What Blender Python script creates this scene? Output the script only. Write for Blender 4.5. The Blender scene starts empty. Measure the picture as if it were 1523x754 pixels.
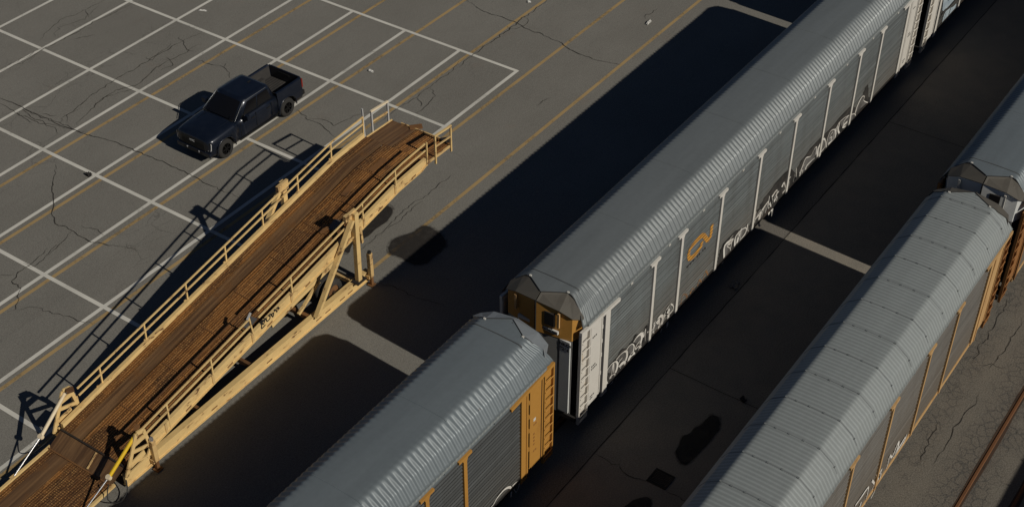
import bpy, bmesh, math, random
from mathutils import Vector, Matrix, noise
R = math.radians
random.seed(7)
scene = bpy.context.scene
col = scene.collection

# ---------------------------------------------------------------- camera, sky, sun, exposure
cam_d = bpy.data.cameras.new('camera'); cam = bpy.data.objects.new('camera', cam_d); col.objects.link(cam)
TH, YAW = 0.68235, 0.61422
fw = Vector((math.cos(TH)*math.cos(YAW), math.cos(TH)*math.sin(YAW), -math.sin(TH)))
rt = Vector((math.sin(YAW), -math.cos(YAW), 0)); up = rt.cross(fw)
cam.matrix_world = Matrix.Translation((-27.044, -17.967, 33.233)) @ Matrix((rt, up, -fw)).transposed().to_4x4()
cam_d.sensor_width = 36; cam_d.sensor_fit = 'HORIZONTAL'; cam_d.lens = 2077.8/1523*36
cam_d.clip_start = 0.5; cam_d.clip_end = 6000
scene.camera = cam
SUN_EL = 34.3
world = bpy.data.worlds.new('World'); scene.world = world; world.use_nodes = True
wn = world.node_tree; bgn = wn.nodes['Background']
sky = wn.nodes.new('ShaderNodeTexSky'); sky.sky_type = 'NISHITA'; sky.sun_disc = False
sky.sun_elevation = R(SUN_EL); sky.sun_rotation = math.pi; sky.air_density = 0.45; sky.dust_density = 0.1; sky.ozone_density = 1.0
wn.links.new(sky.outputs[0], bgn.inputs[0]); bgn.inputs[1].default_value = 0.05
sl = bpy.data.lights.new('sun', 'SUN'); sl.energy = 5.0; sl.angle = R(0.5); sl.color = (1.0, 0.94, 0.83)
sun = bpy.data.objects.new('sun', sl); col.objects.link(sun)
ld = Vector((0.045, 1.0, -math.tan(R(SUN_EL)))).normalized()
sun.rotation_euler = ld.to_track_quat('-Z', 'Y').to_euler(); sun.location = (0, -60, 60)
scene.view_settings.view_transform = 'Standard'; scene.view_settings.look = 'None'
scene.view_settings.gamma = 1.0; scene.view_settings.use_curve_mapping = False
scene.view_settings.exposure = -0.68
# ---------------------------------------------------------------- measured outlines (metres)
CRACKS= [[(2.28,30.09),(2.33,28.7),(2.32,27.26),(2.38,25.61),(2.61,24.61),(2.84,23.21),(2.95,22.11),(2.99,20.76),(3.0,19.02),(2.97,17.66),(3.01,16.5)],[(0.35,24.2),(-0.59,23.3),(-1.31,22.36),(-1.98,21.78),(-2.3,21.11),(-2.28,20.16),(-2.3,19.09),(-2.11,18.65),(-1.59,17.26)],[(-2.28,20.16),(-3.04,19.96),(-3.76,19.78)],[(2.01,29.76),(1.91,28.3),(1.98,27.07),(2.38,25.82)],[(-1.79,19.09),(-1.72,19.55),(-1.81,20.22)],[(20.96,18.8),(20.87,17.96),(20.62,17.1),(20.63,16.02),(20.54,14.88),(20.4,13.81),(20.28,12.85),(20.14,12.28),(19.98,11.63),(19.99,10.63),(20.28,9.36)],[(23.36,15.41),(22.34,15.39),(21.35,15.36),(20.23,15.32),(19.13,15.28),(18.01,15.29),(17.06,15.33),(15.76,15.24)],[(21.46,15.44),(21.13,14.97),(20.63,14.86),(20.05,15.11),(19.96,15.46),(20.16,15.52)],[(25.72,10.6),(24.8,10.71),(24.46,10.59)],[(16.24,10.45),(15.27,10.55)],[(-3.46,20.09),(-4.43,19.92),(-5.24,19.93),(-5.62,19.61),(-5.7,19.1),(-6.5,18.33),(-6.77,18.48)],[(-6.5,18.33),(-6.0,17.85),(-5.95,17.43),(-5.73,16.76),(-5.6,16.11),(-5.45,15.43)],[(-5.56,20.39),(-5.24,19.93)],[(-4.62,20.19),(-4.58,19.75),(-4.01,19.72),(-3.14,20.04)],[(3.68,31.82),(4.98,31.57),(6.22,31.71),(7.44,31.65),(8.86,31.79),(10.36,31.72),(11.56,31.67)],[(3.78,31.95),(4.89,31.83),(6.28,31.9)],[(6.41,32.55),(7.46,32.91),(8.37,33.35),(9.15,32.99),(9.96,33.03),(11.0,32.93)],[(7.16,32.19),(7.81,32.7),(8.48,32.61),(9.05,32.38),(9.88,32.69),(10.44,32.81)],[(9.32,32.31),(9.69,32.97)],[(2.45,26.47),(3.78,26.75),(4.72,26.9),(5.68,27.05),(6.56,27.09),(8.05,27.08),(9.7,27.19),(10.65,27.11),(11.33,26.85)],[(2.8,25.74),(4.42,26.33),(5.6,26.39),(6.6,26.0),(7.85,26.3),(8.81,26.27),(10.63,26.15)],[(2.63,26.22),(3.04,26.58),(3.73,26.58)],[(4.14,26.24),(4.7,26.42),(5.17,26.26),(6.3,25.91)],[(8.37,27.43),(8.24,26.94),(8.97,27.13),(9.93,27.42)],[(10.46,27.51),(9.9,26.35),(9.98,25.97)],[(8.83,26.52),(8.53,25.87),(7.88,25.99)],[(2.24,30.04),(2.36,28.77),(2.38,27.29),(2.45,26.47),(2.48,25.72),(2.65,24.79)],[(2.26,28.66),(2.06,27.49),(2.09,26.39),(1.87,25.79)],[(1.95,28.62),(1.8,27.4)],[(2.47,27.63),(2.78,26.96)],[(7.37,31.33),(7.93,31.11),(8.37,30.75)],[(9.21,25.36),(9.63,25.11),(9.57,24.29),(9.76,23.91),(9.51,23.37),(9.25,22.85)],[(9.76,23.91),(10.06,24.05)],[(9.04,18.91),(8.78,17.95),(8.68,17.19),(8.44,16.11)],[(8.86,17.97),(9.06,17.42),(9.07,16.76),(9.54,16.62),(10.28,16.48),(10.74,16.1)],[(9.35,10.43),(7.81,10.52),(6.02,10.59),(4.25,10.42)],[(16.76,15.54),(15.07,15.28),(13.1,15.26),(11.83,15.33),(10.14,15.34)],[(13.67,15.2),(13.33,14.69),(12.45,14.45),(11.75,14.48)],[(12.89,15.19),(12.32,14.64)],[(6.96,10.41),(6.12,10.39),(5.33,10.33),(4.7,10.45),(4.04,10.47),(3.03,10.4)],[(2.11,8.81),(2.26,8.18),(2.27,7.33),(2.41,6.45),(2.49,5.8)],[(-0.41,-2.35),(-0.44,-3.22),(-0.56,-4.0),(-0.46,-4.38)],[(-0.39,-5.03),(-0.48,-5.7),(-0.45,-5.93)],[(14.59,-10.54),(13.58,-10.7),(12.48,-10.69),(11.28,-10.74),(10.63,-10.79)],[(9.26,-11.55),(8.62,-11.55),(7.97,-11.42),(6.97,-11.43),(6.45,-11.44),(5.43,-11.47)],[(7.3,-10.91),(6.37,-10.9),(5.74,-11.07),(5.13,-11.03)],[(13.92,-11.44),(12.65,-11.44),(11.84,-11.53),(10.69,-11.36)],[(10.49,-10.84),(10.96,-11.26),(11.02,-11.83)]]
G_MAIN= [[(1.65,1.45),(1.78,1.55),(2.0,1.59),(2.24,1.5),(2.36,1.31),(2.35,1.1),(2.26,0.97)],[(1.66,1.35),(1.73,0.95),(1.85,0.71)],[(2.27,1.55),(2.47,1.59),(2.74,1.55),(2.92,1.43),(2.98,1.2),(2.9,1.02)],[(2.92,1.49),(3.08,1.56),(3.29,1.49),(3.42,1.28),(3.37,1.04),(3.24,1.05)],[(3.36,1.52),(3.56,1.59),(3.8,1.56),(3.92,1.41),(3.91,1.22),(3.82,1.09)],[(1.92,0.97),(1.98,1.04),(2.23,0.95),(2.2,0.82)],[(2.32,0.65),(2.37,0.84),(2.75,0.73),(2.48,0.8)],[(2.49,1.07),(2.65,1.08),(2.86,0.99),(2.84,0.86),(2.68,0.84)],[(3.07,0.69),(3.11,0.9),(3.24,0.99),(3.46,0.93),(3.53,0.7)],[(1.81,0.74),(2.15,0.69)],[(4.0,0.76),(3.8,0.99),(3.9,1.01)],[(4.41,0.9),(4.54,1.0),(4.71,1.07),(4.82,1.33)],[(4.5,0.97),(4.67,1.07),(4.77,0.82),(4.64,0.72)],[(4.93,1.25),(5.12,0.91),(5.04,0.72)],[(5.17,1.07),(5.14,0.8)],[(4.28,1.28),(4.65,1.15),(4.78,1.31),(5.12,1.39),(5.33,1.19),(5.26,0.9)],[(5.37,1.16),(5.56,1.37),(5.85,1.41)],[(5.5,1.32),(5.76,1.23),(5.71,1.06),(5.47,1.27)],[(4.69,1.34),(5.06,1.25),(5.04,0.71)],[(5.28,0.53),(5.43,1.16),(5.72,1.08),(5.71,0.46)],[(5.51,1.23),(5.85,1.41),(6.09,1.06),(5.82,1.0)],[(9.66,0.66),(9.79,0.81),(9.72,1.47),(10.34,1.36),(10.3,1.28),(9.91,1.34),(10.25,0.98),(10.25,0.71)],[(10.61,0.88),(10.57,1.31),(11.0,1.37),(11.43,1.19),(11.43,0.95),(11.01,0.82)],[(10.77,0.91),(10.83,1.14)],[(12.14,1.11),(12.64,1.21),(12.58,0.97),(12.6,0.61),(12.76,0.44)],[(12.64,1.21),(13.19,1.34),(13.13,1.1),(12.99,0.71)],[(13.35,1.17),(13.57,0.76),(13.37,0.61)],[(13.48,1.37),(13.87,1.47),(13.9,1.1),(13.75,0.99)],[(14.21,0.64),(14.28,0.8)],[(14.33,1.33),(14.48,1.44),(14.71,1.02),(14.49,0.95)],[(12.05,0.76),(11.68,0.86),(11.52,1.3)],[(13.47,0.68),(13.74,0.59),(13.75,0.3)],[(15.99,0.68),(16.02,1.0),(16.17,1.33),(16.37,1.52),(16.87,1.33),(17.13,1.53),(17.34,1.48),(17.39,1.1)],[(16.55,0.69),(16.58,1.02),(17.3,0.98)],[(17.62,0.8),(17.53,1.3),(17.91,1.54),(18.18,1.32),(18.22,0.98),(17.71,0.92)],[(18.41,0.8),(18.36,1.18),(18.57,1.55),(19.11,1.32),(19.21,0.85),(18.58,0.92)],[(19.11,1.32),(19.33,1.48),(19.47,1.47),(19.45,1.13),(19.81,0.69)],[(19.52,1.51),(20.02,1.45),(20.98,1.1),(21.22,0.83),(20.7,0.73),(20.48,0.74),(19.9,1.03)],[(19.95,1.07),(20.37,1.05)],[(21.14,1.05),(21.24,1.35),(21.58,1.6),(21.92,1.45),(21.93,1.24),(22.71,0.72),(22.73,0.85)]]
G_BROWN= [[(6.6,0.75),(6.72,1.23),(7.05,0.93),(6.89,0.73)],[(7.19,0.64),(7.41,1.05),(7.67,0.69)],[(7.78,0.61),(7.89,1.1),(8.15,0.73),(7.85,0.75)],[(8.22,0.87),(8.35,1.21),(8.63,0.77)],[(6.91,0.84),(7.35,0.85)],[(7.95,0.74),(8.46,0.82)]]
G_NEAR= [[(-4.77,0.97),(-4.62,1.0),(-4.46,1.1),(-4.09,1.13),(-3.82,0.99),(-3.72,0.8),(-3.74,0.46)],[(-3.66,0.89),(-3.47,0.86),(-3.31,0.78),(-3.34,0.52),(-3.47,0.44),(-3.58,0.7),(-3.61,0.87)]]
G_THREE= [[(3.77,0.57),(3.81,0.92),(3.81,1.24),(4.14,0.9),(4.43,1.29),(4.55,0.92),(4.29,0.76),(5.08,0.89),(5.17,1.0),(5.16,0.71),(4.44,0.63),(3.81,0.59)],[(3.12,0.73),(2.8,1.29),(3.26,0.92),(3.3,0.62)],[(3.21,1.16),(3.19,0.99)],[(2.42,1.37),(2.8,0.86),(2.72,0.71),(3.04,0.36),(2.79,0.21)],[(1.22,1.37),(1.66,1.33),(2.0,1.33),(2.21,1.25),(2.27,0.87),(2.26,0.44)],[(1.73,0.81),(1.79,0.99)]]
G_NEXT= [[(30.38,1.64),(30.24,2.16),(30.29,2.39),(32.11,1.58),(31.8,1.5),(30.76,1.49)],[(30.73,0.87),(30.86,1.3),(31.39,1.27),(32.01,1.11),(32.37,1.09),(32.22,0.71),(31.1,0.66)]]
G_RAMP= [[(-3.54,2.09),(-3.37,2.1),(-3.47,1.97),(-3.52,2.07),(-3.57,1.86),(-3.38,1.89)],[(-3.31,2.16),(-3.28,1.97),(-3.13,2.0),(-3.14,2.15)],[(-3.07,2.15),(-2.99,1.95),(-2.94,2.1),(-3.08,2.06)],[(-2.89,2.11),(-2.83,2.16),(-2.77,2.0)],[(-2.77,2.17),(-2.65,2.08),(-2.71,2.18)]]
STAINS= [[(3.94,9.62),(4.44,9.75),(5.03,9.52),(5.66,9.39),(5.85,9.05),(5.72,8.47),(5.5,8.09),(5.03,7.87),(4.47,7.91),(4.02,7.9),(3.74,8.22),(3.76,8.78),(3.73,9.11),(3.74,9.39)],[(2.82,10.85),(3.84,11.37),(4.54,11.46),(5.52,11.48),(5.89,11.42),(5.95,11.11),(5.72,10.89),(5.28,10.71),(4.61,10.73),(3.95,10.75),(3.43,10.88),(2.87,10.62)],[(1.19,-4.49),(1.45,-4.47),(1.85,-4.37),(2.14,-4.46),(2.85,-4.58),(3.22,-4.7),(3.28,-4.92),(2.94,-5.11),(2.13,-5.17),(1.48,-5.16),(0.96,-5.07),(0.86,-4.81)],[(-1.83,-4.33),(-1.32,-4.46),(-1.01,-4.71),(-1.04,-4.91),(-1.32,-5.05),(-1.73,-4.96),(-1.97,-4.61)]]
# ---------------------------------------------------------------- materials
def N(nt, t, **kw):
    n = nt.nodes.new(t)
    for k, v in kw.items(): setattr(n, k, v)
    return n
def L_(nt, a, b): nt.links.new(a, b)
def mix(nt, fac, a, b, blend='MIX'):
    m = N(nt, 'ShaderNodeMix'); m.data_type = 'RGBA'; m.blend_type = blend
    for sock, v in ((m.inputs[0], fac), (m.inputs[6], a), (m.inputs[7], b)):
        if isinstance(v, (int, float)): sock.default_value = v
        elif isinstance(v, tuple): sock.default_value = (*v, 1) if len(v) == 3 else v
        else: L_(nt, v, sock)
    return m.outputs[2]
def math_(nt, op, a, b=0.0, c=0.0):
    m = N(nt, 'ShaderNodeMath', operation=op)
    for s, v in zip(m.inputs, (a, b, c)):
        if isinstance(v, (int, float)): s.default_value = v
        else: L_(nt, v, s)
    return m.outputs[0]
def noise_(nt, vec, scale, detail=4, rough=0.55, dist=0.0):
    n = N(nt, 'ShaderNodeTexNoise'); n.inputs['Scale'].default_value = scale; n.inputs['Detail'].default_value = detail
    n.inputs['Roughness'].default_value = rough; n.inputs['Distortion'].default_value = dist
    L_(nt, vec, n.inputs['Vector']); return n.outputs[0]
def ramp_(nt, fac, lo, hi):
    m = N(nt, 'ShaderNodeMapRange'); m.inputs[1].default_value = lo; m.inputs[2].default_value = hi; m.interpolation_type = 'SMOOTHSTEP'
    L_(nt, fac, m.inputs[0]); return m.outputs[0]
def scaled(nt, vec, s):
    m = N(nt, 'ShaderNodeMapping'); m.inputs['Scale'].default_value = s; L_(nt, vec, m.inputs['Vector']); return m.outputs[0]
def base_mat(name, rough=0.6, metal=0.0, spec=0.5):
    m = bpy.data.materials.new(name); m.use_nodes = True; nt = m.node_tree
    b = nt.nodes['Principled BSDF']; b.inputs['Roughness'].default_value = rough; b.inputs['Metallic'].default_value = metal
    b.inputs['Specular IOR Level'].default_value = spec
    tc = N(nt, 'ShaderNodeTexCoord')
    return m, nt, b, tc.outputs['Object']
def bump(nt, b, h, strength=0.3, dist=0.02):
    n = N(nt, 'ShaderNodeBump'); n.inputs['Strength'].default_value = strength; n.inputs['Distance'].default_value = dist
    L_(nt, h, n.inputs['Height']); L_(nt, n.outputs[0], b.inputs['Normal'])
def paint(name, c, c2=None, rough=0.55, metal=0.0, scale=(1, 1, 1), lo=0.5, hi=0.75, amt=1.0, spec=0.4, fine=0.12, bmp=0.0):
    """a painted or bare surface: base colour, patches of wear c2, fine grain"""
    m, nt, b, v = base_mat(name, rough, metal, spec)
    n1 = noise_(nt, scaled(nt, v, scale), 1.0, 6, 0.62)
    w = math_(nt, 'MULTIPLY', ramp_(nt, n1, lo, hi), amt)
    base = mix(nt, w, c, c2 or tuple(x*0.6 for x in c))
    n2 = noise_(nt, v, 9.0, 5, 0.6)
    g = mix(nt, fine, base, mix(nt, n2, (0.02, 0.018, 0.015), tuple(min(1, x*1.5) for x in c)))
    L_(nt, g, b.inputs['Base Color'])
    if bmp: bump(nt, b, noise_(nt, v, 25.0, 3), bmp, 0.01)
    return m
M = {}
# ---------------------------------------------------------------- mesh helper
class MB:
    def __init__(s): s.v = []; s.f = []; s.sm = []
    def add(s, vs, fs, smooth=False):
        o = len(s.v); s.v += [tuple(v) for v in vs]; s.f += [tuple(i+o for i in f) for f in fs]; s.sm += [smooth]*len(fs); return s
    def box(s, x0, x1, y0, y1, z0, z1):
        vs = [(x, y, z) for x in (x0, x1) for y in (y0, y1) for z in (z0, z1)]
        if (x1-x0)*(y1-y0)*(z1-z0) < 0: fl = True
        else: fl = False
        fs = [(0,1,3,2),(4,6,7,5),(0,4,5,1),(2,3,7,6),(0,2,6,4),(1,5,7,3)]
        return s.add(vs, [f[::-1] for f in fs] if fl else fs)
    def beam(s, a, b, w, h, upv=(0, 0, 1)):
        a = Vector(a); b = Vector(b); d = (b-a).normalized(); u = Vector(upv)
        if abs(d.dot(u)) > 0.97: u = Vector((0, 1, 0))
        r = d.cross(u).normalized(); u = r.cross(d).normalized()
        vs = [p + r*(i*w/2) + u*(j*h/2) for p in (a, b) for i, j in ((-1,-1),(1,-1),(1,1),(-1,1))]
        return s.add(vs, [(3,2,1,0),(4,5,6,7),(0,1,5,4),(1,2,6,5),(2,3,7,6),(3,0,4,7)])
    def tube(s, pts, r, n=8, cap=True, r2=None):
        pts = [Vector(p) for p in pts]; rings = []
        up_ = Vector((0, 0, 1))
        for i, p in enumerate(pts):
            d = (pts[min(i+1, len(pts)-1)] - pts[max(i-1, 0)]).normalized()
            u = up_ if abs(d.dot(up_)) < 0.95 else Vector((0, 1, 0))
            a = d.cross(u).normalized(); b = a.cross(d).normalized()
            rr = r if r2 is None else r + (r2-r)*i/max(1, len(pts)-1)
            rings.append([p + (a*math.cos(t) + b*math.sin(t))*rr for t in [2*math.pi*k/n for k in range(n)]])
        vs = [v for ring in rings for v in ring]
        fs = [(i*n+k, i*n+(k+1) % n, (i+1)*n+(k+1) % n, (i+1)*n+k) for i in range(len(pts)-1) for k in range(n)]
        s.add(vs, fs, True)
        if cap: s.add(rings[0], [tuple(range(n))[::-1]]); s.add(rings[-1], [tuple(range(n))])
        return s
    def prism(s, poly, ext):
        """poly: 3D points of a flat outline, extruded by the vector ext"""
        n = len(poly); e = Vector(ext); p = [Vector(q) for q in poly]
        s.add(p + [q+e for q in p], [tuple(range(n))[::-1], tuple(range(n, 2*n))] + [(i, (i+1) % n, n+(i+1) % n, n+i) for i in range(n)])
        return s
    def grid(s, rows, smooth=True, flip=False):
        n = len(rows[0]); vs = [v for r in rows for v in r]
        fs = [(i*n+k, i*n+k+1, (i+1)*n+k+1, (i+1)*n+k) for i in range(len(rows)-1) for k in range(n-1)]
        return s.add(vs, [f[::-1] for f in fs] if flip else fs, smooth)
    def mesh(s, name, mat=None):
        me = bpy.data.meshes.new(name); me.from_pydata(s.v, [], s.f); me.update()
        me.polygons.foreach_set('use_smooth', s.sm)
        if mat: me.materials.append(mat)
        return me
    def build(s, name, mat, parent=None, bevel=0.0, fix=False):
        me = s.mesh(name, mat)
        if fix or bevel:
            bm = bmesh.new(); bm.from_mesh(me)
            bmesh.ops.recalc_face_normals(bm, faces=bm.faces)
            if bevel: bmesh.ops.bevel(bm, geom=[e for e in bm.edges if e.is_manifold and e.calc_face_angle(0) > 0.5], offset=bevel, segments=2, affect='EDGES', profile=0.7)
            bm.to_mesh(me); bm.free()
        o = bpy.data.objects.new(name, me); col.objects.link(o)
        if parent: o.parent = parent
        return o
def tag(o, label=None, cat=None, group=None, kind=None):
    for k, v in (('label', label), ('category', cat), ('group', group), ('kind', kind)):
        if v: o[k] = v
    return o
def empty(name, loc=(0, 0, 0), rz=0.0):
    o = bpy.data.objects.new(name, None); o.location = loc; o.rotation_euler = (0, 0, rz); o.empty_display_size = 0.3
    col.objects.link(o); return o
def smooth2(pts, k=4):
    """Catmull-Rom through 2D points"""
    if len(pts) < 3: return pts
    P = [pts[0]] + list(pts) + [pts[-1]]; out = []
    for i in range(1, len(P)-2):
        p0, p1, p2, p3 = P[i-1], P[i], P[i+1], P[i+2]
        for j in range(k):
            t = j/k
            out.append(tuple(0.5*(2*p1[d] + (p2[d]-p0[d])*t + (2*p0[d]-5*p1[d]+4*p2[d]-p3[d])*t*t + (3*p1[d]-p0[d]-3*p2[d]+p3[d])*t**3) for d in (0, 1)))
    out.append(tuple(pts[-1])); return out
def offsets(pts, w):
    """left and right edges of a stroke through 2D points"""
    A, B = [], []
    n = len(pts)
    for i, p in enumerate(pts):
        q0 = pts[max(i-1, 0)]; q1 = pts[min(i+1, n-1)]
        dx, dy = q1[0]-q0[0], q1[1]-q0[1]; l = math.hypot(dx, dy) or 1e-6
        ww = (w(i/(n-1)) if callable(w) else w)/2
        A.append((p[0]-dy/l*ww, p[1]+dx/l*ww)); B.append((p[0]+dy/l*ww, p[1]-dx/l*ww))
    return A, B
def stroke_xz(mb, pts, w, y, thick=0.006):
    """a painted stroke on a wall plane facing -Y"""
    A, B = offsets(smooth2(pts), w)
    rows = [[(a[0], y, a[1]), (b[0], y, b[1])] for a, b in zip(A, B)]
    mb.grid(rows, False)
    return mb
def text_obj(name, s, size, mat, parent, loc, rot, bold=0.0, extrude=0.002, align='LEFT', sx=1.0):
    cu = bpy.data.curves.new(name, 'FONT'); cu.body = s; cu.size = size; cu.extrude = extrude; cu.offset = bold; cu.align_x = align; cu.space_character = sx
    o = bpy.data.objects.new(name, cu); col.objects.link(o)
    dg = bpy.context.evaluated_depsgraph_get()
    me = bpy.data.meshes.new_from_object(o.evaluated_get(dg)); bpy.data.objects.remove(o)
    me.materials.clear(); me.materials.append(mat)
    o = bpy.data.objects.new(name, me); col.objects.link(o); o.location = loc; o.rotation_euler = rot
    if parent: o.parent = parent
    return o
# ---------------------------------------------------------------- the setting: ground, markings, cracks, rails
def ground_mat():
    m, nt, b, v = base_mat('asphalt', 0.9, 0, 0.25)
    big = noise_(nt, scaled(nt, v, (1, 1.6, 1)), 0.16, 5, 0.6)
    mid = noise_(nt, v, 1.1, 5, 0.65)
    fine = noise_(nt, v, 22.0, 3, 0.7)
    c = mix(nt, ramp_(nt, big, 0.3, 0.72), (0.163, 0.155, 0.136), (0.206, 0.197, 0.174))
    c = mix(nt, math_(nt, 'MULTIPLY', ramp_(nt, mid, 0.45, 0.8), 0.35), c, (0.115, 0.108, 0.096))
    # long faint tyre scuffs running with the bays
    st = noise_(nt, scaled(nt, v, (0.10, 1.8, 1)), 1.0, 4, 0.6)
    c = mix(nt, math_(nt, 'MULTIPLY', ramp_(nt, st, 0.55, 0.8), 0.30), c, (0.10, 0.094, 0.085))
    sp6 = noise_(nt, v, 6.5, 4, 0.75)
    c = mix(nt, math_(nt, 'MULTIPLY', ramp_(nt, sp6, 0.50, 0.72), 0.40), c, (0.095, 0.090, 0.080))
    c = mix(nt, math_(nt, 'MULTIPLY', ramp_(nt, sp6, 0.46, 0.30), 0.35), c, (0.27, 0.255, 0.225))
    rust = noise_(nt, v, 0.7, 3, 0.5)
    c = mix(nt, math_(nt, 'MULTIPLY', ramp_(nt, rust, 0.62, 0.8), 0.22), c, (0.20, 0.13, 0.09))
    sep = N(nt, 'ShaderNodeSeparateXYZ'); L_(nt, v, sep.inputs[0]); Y = sep.outputs[1]
    # concrete strip between the first two tracks, darker patched band along the rails
    wob = math_(nt, 'MULTIPLY', math_(nt, 'SUBTRACT', mid, 0.5), 0.10)
    Yw = math_(nt, 'ADD', Y, wob)
    strip = math_(nt, 'MULTIPLY', math_(nt, 'LESS_THAN', Y, -2.40), math_(nt, 'GREATER_THAN', Y, -6.75))
    c = mix(nt, strip, c, mix(nt, ramp_(nt, mid, 0.3, 0.75), (0.26, 0.225, 0.18), (0.20, 0.18, 0.15)))
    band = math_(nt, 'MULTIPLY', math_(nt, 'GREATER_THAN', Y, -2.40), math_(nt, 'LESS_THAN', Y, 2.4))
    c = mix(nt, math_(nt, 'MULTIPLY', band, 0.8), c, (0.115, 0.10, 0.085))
    side = ramp_(nt, math_(nt, 'MULTIPLY', Yw, -1.0), 6.70, 6.78)
    c = mix(nt, math_(nt, 'MULTIPLY', side, 0.72), c, mix(nt, ramp_(nt, mid, 0.3, 0.75), (0.120, 0.094, 0.064), (0.086, 0.070, 0.050)))
    # alligator cracking either side of the rail
    vor = N(nt, 'ShaderNodeTexVoronoi'); vor.feature = 'DISTANCE_TO_EDGE'; vor.inputs['Scale'].default_value = 3.0
    nv = N(nt, 'ShaderNodeTexNoise'); nv.inputs['Scale'].default_value = 3.0; L_(nt, v, nv.inputs['Vector'])
    va = N(nt, 'ShaderNodeVectorMath', operation='ADD'); vs = N(nt, 'ShaderNodeVectorMath', operation='SCALE'); vs.inputs['Scale'].default_value = 0.22
    L_(nt, nv.outputs['Color'], vs.inputs[0]); L_(nt, v, va.inputs[0]); L_(nt, vs.outputs[0], va.inputs[1]); L_(nt, va.outputs[0], vor.inputs['Vector'])
    edge = math_(nt, 'SUBTRACT', 1.0, ramp_(nt, vor.outputs[0], 0.02, 0.09))
    v3 = N(nt, 'ShaderNodeTexVoronoi'); v3.feature = 'DISTANCE_TO_EDGE'; v3.inputs['Scale'].default_value = 1.1
    L_(nt, scaled(nt, va.outputs[0], (0.7, 1.5, 1)), v3.inputs['Vector'])
    edge2 = math_(nt, 'SUBTRACT', 1.0, ramp_(nt, v3.outputs[0], 0.006, 0.03))
    zone = math_(nt, 'SUBTRACT', 1.0, ramp_(nt, math_(nt, 'ABSOLUTE', math_(nt, 'ADD', Y, 12.75)), 0.45, 1.35))
    zone2 = math_(nt, 'SUBTRACT', 1.0, ramp_(nt, math_(nt, 'ABSOLUTE', math_(nt, 'ADD', Y, 10.75)), 0.1, 0.7))
    zone = math_(nt, 'MAXIMUM', zone, math_(nt, 'MULTIPLY', zone2, 0.8))
    pz = ramp_(nt, noise_(nt, v, 0.7, 4), 0.36, 0.52)
    zz = math_(nt, 'MULTIPLY', zone, pz)
    c = mix(nt, math_(nt, 'MULTIPLY', zz, 0.45), c, (0.070, 0.052, 0.038))
    grit = math_(nt, 'SUBTRACT', 1.0, ramp_(nt, math_(nt, 'ABSOLUTE', math_(nt, 'ADD', Yw, 12.73)), 0.05, 0.45))
    c = mix(nt, math_(nt, 'MULTIPLY', grit, ramp_(nt, mid, 0.35, 0.6)), c, (0.050, 0.030, 0.018))
    c = mix(nt, math_(nt, 'MULTIPLY', edge, zz), c, (0.016, 0.013, 0.011))
    sepx = sep.outputs[0]
    for (cx, cy_, hx_, hy_, am) in ((5.0, 28.6, 8.0, 1.0, 0.55), (-0.5, 25.2, 3.5, 1.3, 0.55), (6.0, 31.9, 6.0, 0.7, 0.4), (-0.6, 17.6, 2.5, 1.4, 0.5)):
        ex = math_(nt, 'SUBTRACT', 1.0, ramp_(nt, math_(nt, 'ABSOLUTE', math_(nt, 'ADD', sepx, -cx)), hx_*0.5, hx_))
        ey = math_(nt, 'SUBTRACT', 1.0, ramp_(nt, math_(nt, 'ABSOLUTE', math_(nt, 'ADD', Y, -cy_)), hy_*0.5, hy_))
        c = mix(nt, math_(nt, 'MULTIPLY', math_(nt, 'MULTIPLY', edge2, pz), math_(nt, 'MULTIPLY', math_(nt, 'MULTIPLY', ex, ey), am)), c, (0.035, 0.032, 0.029))
    # hairline cracks far apart over the whole lot
    v2 = N(nt, 'ShaderNodeTexVoronoi'); v2.feature = 'DISTANCE_TO_EDGE'; v2.inputs['Scale'].default_value = 0.23; L_(nt, va.outputs[0], v2.inputs['Vector'])
    hair = math_(nt, 'MULTIPLY', math_(nt, 'SUBTRACT', 1.0, ramp_(nt, v2.outputs[0], 0.0008, 0.003)), math_(nt, 'MULTIPLY', ramp_(nt, noise_(nt, v, 0.35, 2), 0.52, 0.6), 0.35))
    c = mix(nt, hair, c, (0.06, 0.055, 0.05))
    c = mix(nt, 0.42, c, mix(nt, ramp_(nt, fine, 0.25, 0.75), (0.05, 0.047, 0.042), (0.30, 0.285, 0.255)))
    L_(nt, c, b.inputs['Base Color'])
    bump(nt, b, fine, 0.25, 0.01)
    return m
M['ground'] = ground_mat()
tag(MB().add([(-3000,-3000,0),(3000,-3000,0),(3000,3000,0),(-3000,3000,0)], [(0,1,2,3)]).build('ground', M['ground']), kind='structure')

def line_mat(name, c, lo, hi):
    m, nt, b, v = base_mat(name, 0.8, 0, 0.3)
    n = noise_(nt, v, 5.0, 6, 0.7); n2 = noise_(nt, v, 0.5, 3, 0.5)
    b.inputs['Base Color'].default_value = (*c, 1)
    L_(nt, mix(nt, ramp_(nt, n2, 0.3, 0.8), c, tuple(x*0.8 for x in c)), b.inputs['Base Color'])
    a = ramp_(nt, math_(nt, 'ADD', math_(nt, 'MULTIPLY', n, 0.6), math_(nt, 'MULTIPLY', n2, 0.4)), lo, hi)
    L_(nt, math_(nt, 'SUBTRACT', 0.95, math_(nt, 'MULTIPLY', a, 0.85)), b.inputs['Alpha'])
    return m
M['white_line'] = line_mat('white_line_paint', (0.64, 0.62, 0.56), 0.56, 0.76)
M['yellow_line'] = line_mat('yellow_line_paint', (0.39, 0.27, 0.125), 0.50, 0.72)
ga, ps = 3.178, 0.0097; gb = 5.419
gu = Vector((math.cos(ps), math.sin(ps), 0)); gv = Vector((math.sin(ps), -math.cos(ps), 0)); g0 = Vector((11.476, 35.098, 0))
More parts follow.
